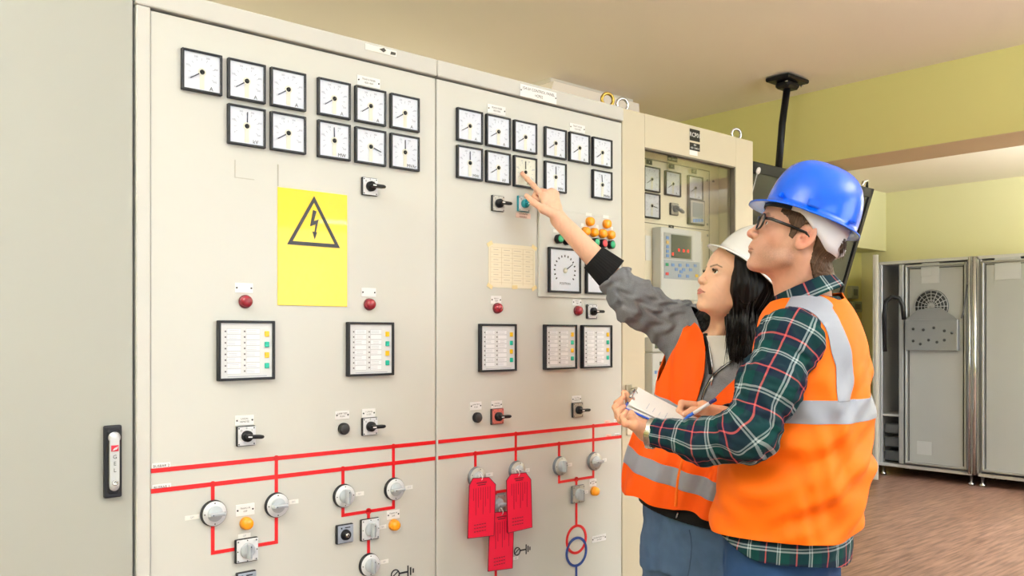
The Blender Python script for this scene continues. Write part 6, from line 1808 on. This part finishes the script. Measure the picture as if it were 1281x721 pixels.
# zipper of the jacket: two tapes meeting, then one running down
zl = [ray(lambda P: wT.sdf(P, -.016), px, py, 2.0, 3.0) for px, py in ((884, 418), (886, 432), (888, 446), (890, 458), (891, 468))]
zr_ = [ray(lambda P: wT.sdf(P, -.016), px, py, 2.0, 3.0) for px, py in ((920, 450), (910, 455), (902, 461), (896, 466), (891, 471))]
zd = [ray(lambda P: wT.sdf(P, -.016), px, py, 2.0, 3.0) for px, py in ((891, 470), (886, 479), (881, 488), (878, 498), (876, 508))]
nd_ = np.array([0, -.004, 0]); 
for nm_, z_ in (('zipper', zl), ('zipper', zr_), ('zipper', zd)):
    t_ = tube_on(jk, nm_, [p + nd_ for p in z_], .0028, RIBK, woman_base); 
    tube_on(t_, 'zip_teeth', [p + nd_ * 1.9 for p in z_], .0014, CHR, woman_base, 6)
tube_on(jk, 'collar_lining', [p + np.array([-.004, -.003, 0]) for p in zl], .0065, RIBK, woman_base)
pq = zd[0] + nd_ * 2.4; tube_on(jk, 'zip_slider', [pq, pq + np.array([-.003, 0, -.012]), pq + np.array([-.006, -.002, -.028])], [.003, .0035, .0022], CHR, woman_base)
# black hem under the vest with the zip end
def w_hem(P):
    q = P[:, :2] - np.array([.552, 2.61]); x = q @ wF2; y = q @ wL2; d = (np.sqrt((x / .128) ** 2 + (y / .183) ** 2) - 1) * .14; return np.maximum(np.abs(d) - .003, np.abs(P[:, 2] + .512 + .17 * y) - .022)
V, F = nets(w_hem, [.28, 2.30, -.62], [.84, 2.90, -.44], .0035); hm = mesh_np('waistband', V, F, RIBK, jk, woman_base)
zq = [ray(w_hem, 848, 641, 2.1, 3), ray(w_hem, 846, 648, 2.1, 3)]; tube_on(hm, 'zip_end', [p + nd_ for p in zq], .003, CHR, woman_base, 6)
# ---- jeans
jw = legs((.552, 2.61, -.60), wL2, wF2, .118, .172, None, .086, .0, 44)
V, F = nets(jw, [.28, 2.30, -1.42], [.86, 2.90, -.45], .0055); V, F = clip(V, F, V[:, 2] + .455); V, F = clip(V, F, -1.40 - V[:, 2])
wj = mesh_np('jeans', V, F, JEANS, woman, woman_base, solid=.002)
fp = [ray(jw, px, py, 2.1, 3) for px, py in ((862, 663), (864, 672), (865, 684), (864, 698), (862, 712), (860, 724))]; tube_on(wj, 'fly_seam', [p + nd_ * .4 for p in fp], .0012, mat('seam', '33496c', .8), woman_base, 6)
for sy in (1, -1): shoe(woman, woman_base, np.array([.552, 2.61]) + wL2 * .096 * sy - wF2 * .01, wF2)
# ---- hair
TL = wB
def w_hair(P):
    Q = wh(P); d = head_sdf(Q, True) - .010
    mask = poly2(Q[:, [0, 2]], [(.055, .14), (.070, .060), (.056, .040), (.044, .012), (.026, -.02), (.0, -.06), (-.02, -.10), (-.16, -.10), (-.16, .16)])
    d = smax(d, mask, .006) * wS
    # the long fall beside the near cheek and down the chest, and the mass behind the neck
    a = chain(P, [wloc((.010, .064, .045)), wloc((.014, .072, .0)), C(924, 400, 2.455), C(926, 428, 2.45), C(921, 449, 2.445)], [.026, .030, .032, .030, .013], .03)
    b1 = chain(P, [wloc((-.06, .045, .02)), C(940, 392, 2.50), C(944, 420, 2.49), C(940, 444, 2.475)], [.040, .036, .030, .014], .03)
    c1 = chain(P, [wloc((-.07, 0, .02)), C(935, 400, 2.56), C(935, 440, 2.58)], [.055, .055, .03], .03)
    # far side lock showing under the chin
    e1 = chain(P, [wloc((-.02, -.070, .0)), wloc((-.03, -.066, -.06)), C(884, 402, 2.60), C(877, 420, 2.585)], [.026, .026, .028, .012], .03)
    m_ = smin(smin(a, b1, .02), smin(c1, e1, .02), .03)
    an_ = np.arctan2(P[:, 1] - 2.53, P[:, 0] - .64)
    gr = .0030 * np.sin(an_ * 26 + 3 * np.sin(P[:, 2] * 9)) + .0016 * np.sin(an_ * 71 + P[:, 2] * 20) + .003 * fold(P, .05, 51, (1, 1, .25))
    m_ = m_ + gr
    d = smin(d, m_, .02)
    # keep the face and the throat free
    face = poly2(Q[:, [0, 2]], [(.060, .12), (.056, .035), (.048, 0.0), (.044, -.05), (.034, -.20), (.3, -.20), (.3, .12)])
    near = Q[:, 1] > -.02
    return np.where(near, smax(d, -face * wS, .012), d)
V, F = nets(w_hair, [.44, 2.33, -.16], [.80, 2.72, .30], .0028)
Q = wh(V); uv = np.stack([np.arctan2(V[:, 1] - 2.53, V[:, 0] - .64) * .10, V[:, 2], 0 * V[:, 0]], 1)
whair = mesh_np('hair', V, F, HAIRK, woman, woman_base, attr=uv)
rs = np.random.RandomState(9); rows = []
for i in range(420):
    an_ = rs.uniform(-2.6, .2); u0 = rs.uniform(-.01, .06); px = rs.uniform(909, 950); py = rs.uniform(385, 425)
    h_ = ray(w_hair, px, py, 2.2, 2.8, 300)
    if h_[1] > 2.6: continue
    L_ = rs.uniform(.05, .09) if px < 938 else rs.uniform(.04, .07)
    q1 = h_ + np.array([rs.uniform(-.004, .003), -.001 + rs.uniform(-.003, .002), -L_ * .5]); q2 = q1 + np.array([rs.uniform(-.006, .004), rs.uniform(-.004, .010), -L_ * .6])
    rows.append([h_ + np.array([0, .003, 0]), q1, q2])
for i in range(150):
    px = rs.uniform(872, 892); py = rs.uniform(398, 412); h_ = ray(w_hair, px, py, 2.3, 2.8, 300)
    if h_[1] > 2.72 : continue
    L_ = rs.uniform(.02, .045); dx = (px - 886) / 900
    rows.append([h_ + np.array([0, .002, 0]), h_ + np.array([dx - .006, -.002, -L_ * .6]), h_ + np.array([dx * 1.6 - .012 * rs.rand(), -.002, -L_])])
strands(whair, woman_base, 'loose_strands', rows, mat('black strands', '0c090a', .35), .0009)
# eyelashes
m = MB()
for sy in (1, -1):
    for k in range(16):
        a_ = (k / 15 - .5) * 1.9; y = .0315 + .0125 * math.sin(a_) ; z = .0125 + .0050 * math.cos(a_) ; x = .0915 - .004 * abs(math.sin(a_)) - .0016 * max(0, math.sin(a_)) * 3
        p0 = (x, sy * y, z); p1 = (x + .0045, sy * (y + .0015 * math.sin(a_)), z + .0015); p2 = (x + .0072, sy * (y + .004 * math.sin(a_)), z + .0050)
        m.tube([tuple(toworld(wloc(p)) - woman_base) for p in (p0, p1, p2)], [.0006, .0005, .0002], 4)
m.build('eyelashes', MATS['black strands'], woman)
# ---- hard hat
whm = mat('white hard hat plastic', 'eceef0', .18, coat=.5)
hat, to, rad = hard_hat(woman, head_basis(math.radians(-16), math.radians(39), -.20), wO, wS, woman_base, whm, (.066, .110, .134, .108, .130, .030, .014, 2.9))
loc_box(hat, to, (.070, .012, .168), (.010, .055, .006), BLACK, 'lamp_clip', .0015, Matrix.Rotation(.6, 3, 'Y'))
loc_box(hat, to, (.076, .012, .166), (.006, .040, .012), BLACK, 'lamp_clip', .0015, Matrix.Rotation(.6, 3, 'Y'))
for az in (1.25, 1.75, 2.25):
    R_ = rad(az) + .0005; c_ = (R_ * math.cos(az), R_ * math.sin(az), .070)
    m = MB(); t = bmesh.new(); bmesh.ops.create_uvsphere(t, u_segments=12, v_segments=8, radius=.0028)
    for v in t.verts: v.co = Vector(to(v.co + Vector(c_)))
    m._merge(t, (0, 0, 0), None, 0, True); m.build('vent_hole', BLACK, hat)
rows = []
for i in range(4):
    row = []
    for j in range(65):
        az = 2 * PI * j / 64; c = math.cos(az); top = .066; bot = .058 - .050 * max(0, -c) ** 2.2; zz = top + (bot - top) * i / 3; row.append(to((.104 * c, .0885 * math.sin(az), zz)))
    rows.append(row)
hb = MB().quadstrip(rows).build('headband', mat('headband and rim shade', '17171a', .5), hat); md = hb.modifiers.new('t', 'SOLIDIFY'); md.thickness = .002; md.offset = 0  # headband whose black also stands in for the shade under the rim
tube_on(hat, 'chin_strap', [wloc((-.105, .045, .055)), C(951, 385, 2.48), C(948, 398, 2.47), C(955, 388, 2.47), C(968, 372, 2.475)], .004, RIBK, woman_base)
print('woman', _time.time() - _t0)
# ================================================================ CAMERA, LIGHT
cd = bpy.data.cameras.new('camera'); cam = bpy.data.objects.new('camera', cd); COL.objects.link(cam)
cam.location = tuple(CAM)
yaw = math.atan2(FV[1], FV[0]) - PI / 2
cam.rotation_euler = (PI / 2, 0, yaw)
cd.sensor_width = 36; cd.lens = 36 * FPX / 1281
cd.shift_y = -(360.5 - HY) / 1281 * 1.0
cd.clip_start = .05; cd.clip_end = 60
SC.camera = cam
def area(name, loc, target, sx, sy, power, col):
    l = bpy.data.lights.new(name, 'AREA'); l.shape = 'RECTANGLE'; l.size = sx; l.size_y = sy; l.energy = power; l.color = col
    o = bpy.data.objects.new(name, l); COL.objects.link(o); o.location = loc
    d = Vector(target) - Vector(loc); o.rotation_euler = d.to_track_quat('-Z', 'Y').to_euler()
    return o
area('window_daylight', (-.5, WF + .05, 1.75), (-.5, 0, 1.5), 3.2, 1.5, 58, (.74, .88, 1.0))
area('window_daylight', (4.4, WF + .05, 1.75), (4.4, 0, 1.5), 3.8, 1.5, 105, (.82, .92, 1.0))
# added light bars out of view, put in to brighten ceiling and panels
lm = mat('added light diffuser', 'ffffff', .5, emit='fff6e8', es=2.0)
for i, (x, y) in enumerate(((-.9, -1.5), (3.3, -2.9), (7.4, -1.6))):
    zl_ = ZC - .80
    t = tag(empty('added_light_bar', (x, y, zl_)), ['added light bar out of view behind the camera', 'added light bar out of view over the open floor', 'added light bar out of view in the far room'][i], 'light', 'added light bars out of view')
    MB().box((0, 0, 0), (1.22, .20, .05), .006).build('housing', mat('added light housing', 'f0f0ee', .5), t)
    MB().box((0, 0, -.028), (1.16, .16, .004)).build('diffuser', lm, t)
    for k in (-.5, .5): MB().tube([(k, 0, .02), (k, 0, .80)], .003, 6).build('wire', MATS['added light housing'], t)
    area('added_light_down', (x, y, zl_ - .04), (x, y, 0), 1.16, .16, [6, 18, 90][i], (.92, .96, 1.0))
    area('added_light_up', (x, y, zl_ + .04), (x, y, ZC), 1.16, .16, [270, 190, 500][i], (.86, .93, 1.0))
for k, x in enumerate((1.3, 2.9)):  # added uplights, hidden by the cabinets, put in to brighten the ceiling
    t = tag(empty('added_uplight', (x, WALLY - .06, 2.0)), ['small added uplight hidden behind the yellow sign cabinet', 'added uplight hidden behind the red tag cabinet, near the right'][k], 'light', 'added uplights hidden behind the cabinets')
    MB().prism([(-.20, -.05), (.20, -.05), (.24, .05), (-.24, .05)], -.06, .06).build('housing', MATS['added light housing'], t)
    MB().box((0, 0, .052), (.44, .10, .004)).build('diffuser', lm, t)
    area('added_uplight_area', (x, WALLY - .10, 2.07), (x, WALLY - 1.2, ZC + .6), .44, .10, 5, (1.0, .95, .85))
w = bpy.data.worlds.new('world'); SC.world = w; w.use_nodes = True
w.node_tree.nodes['Background'].inputs[0].default_value = (.9, .95, 1, 1); w.node_tree.nodes['Background'].inputs[1].default_value = 1.0
SC.view_settings.view_transform = 'Standard'; SC.view_settings.look = 'None'; SC.view_settings.gamma = 1.0
SC.view_settings.use_curve_mapping = False; SC.view_settings.exposure = -0.12
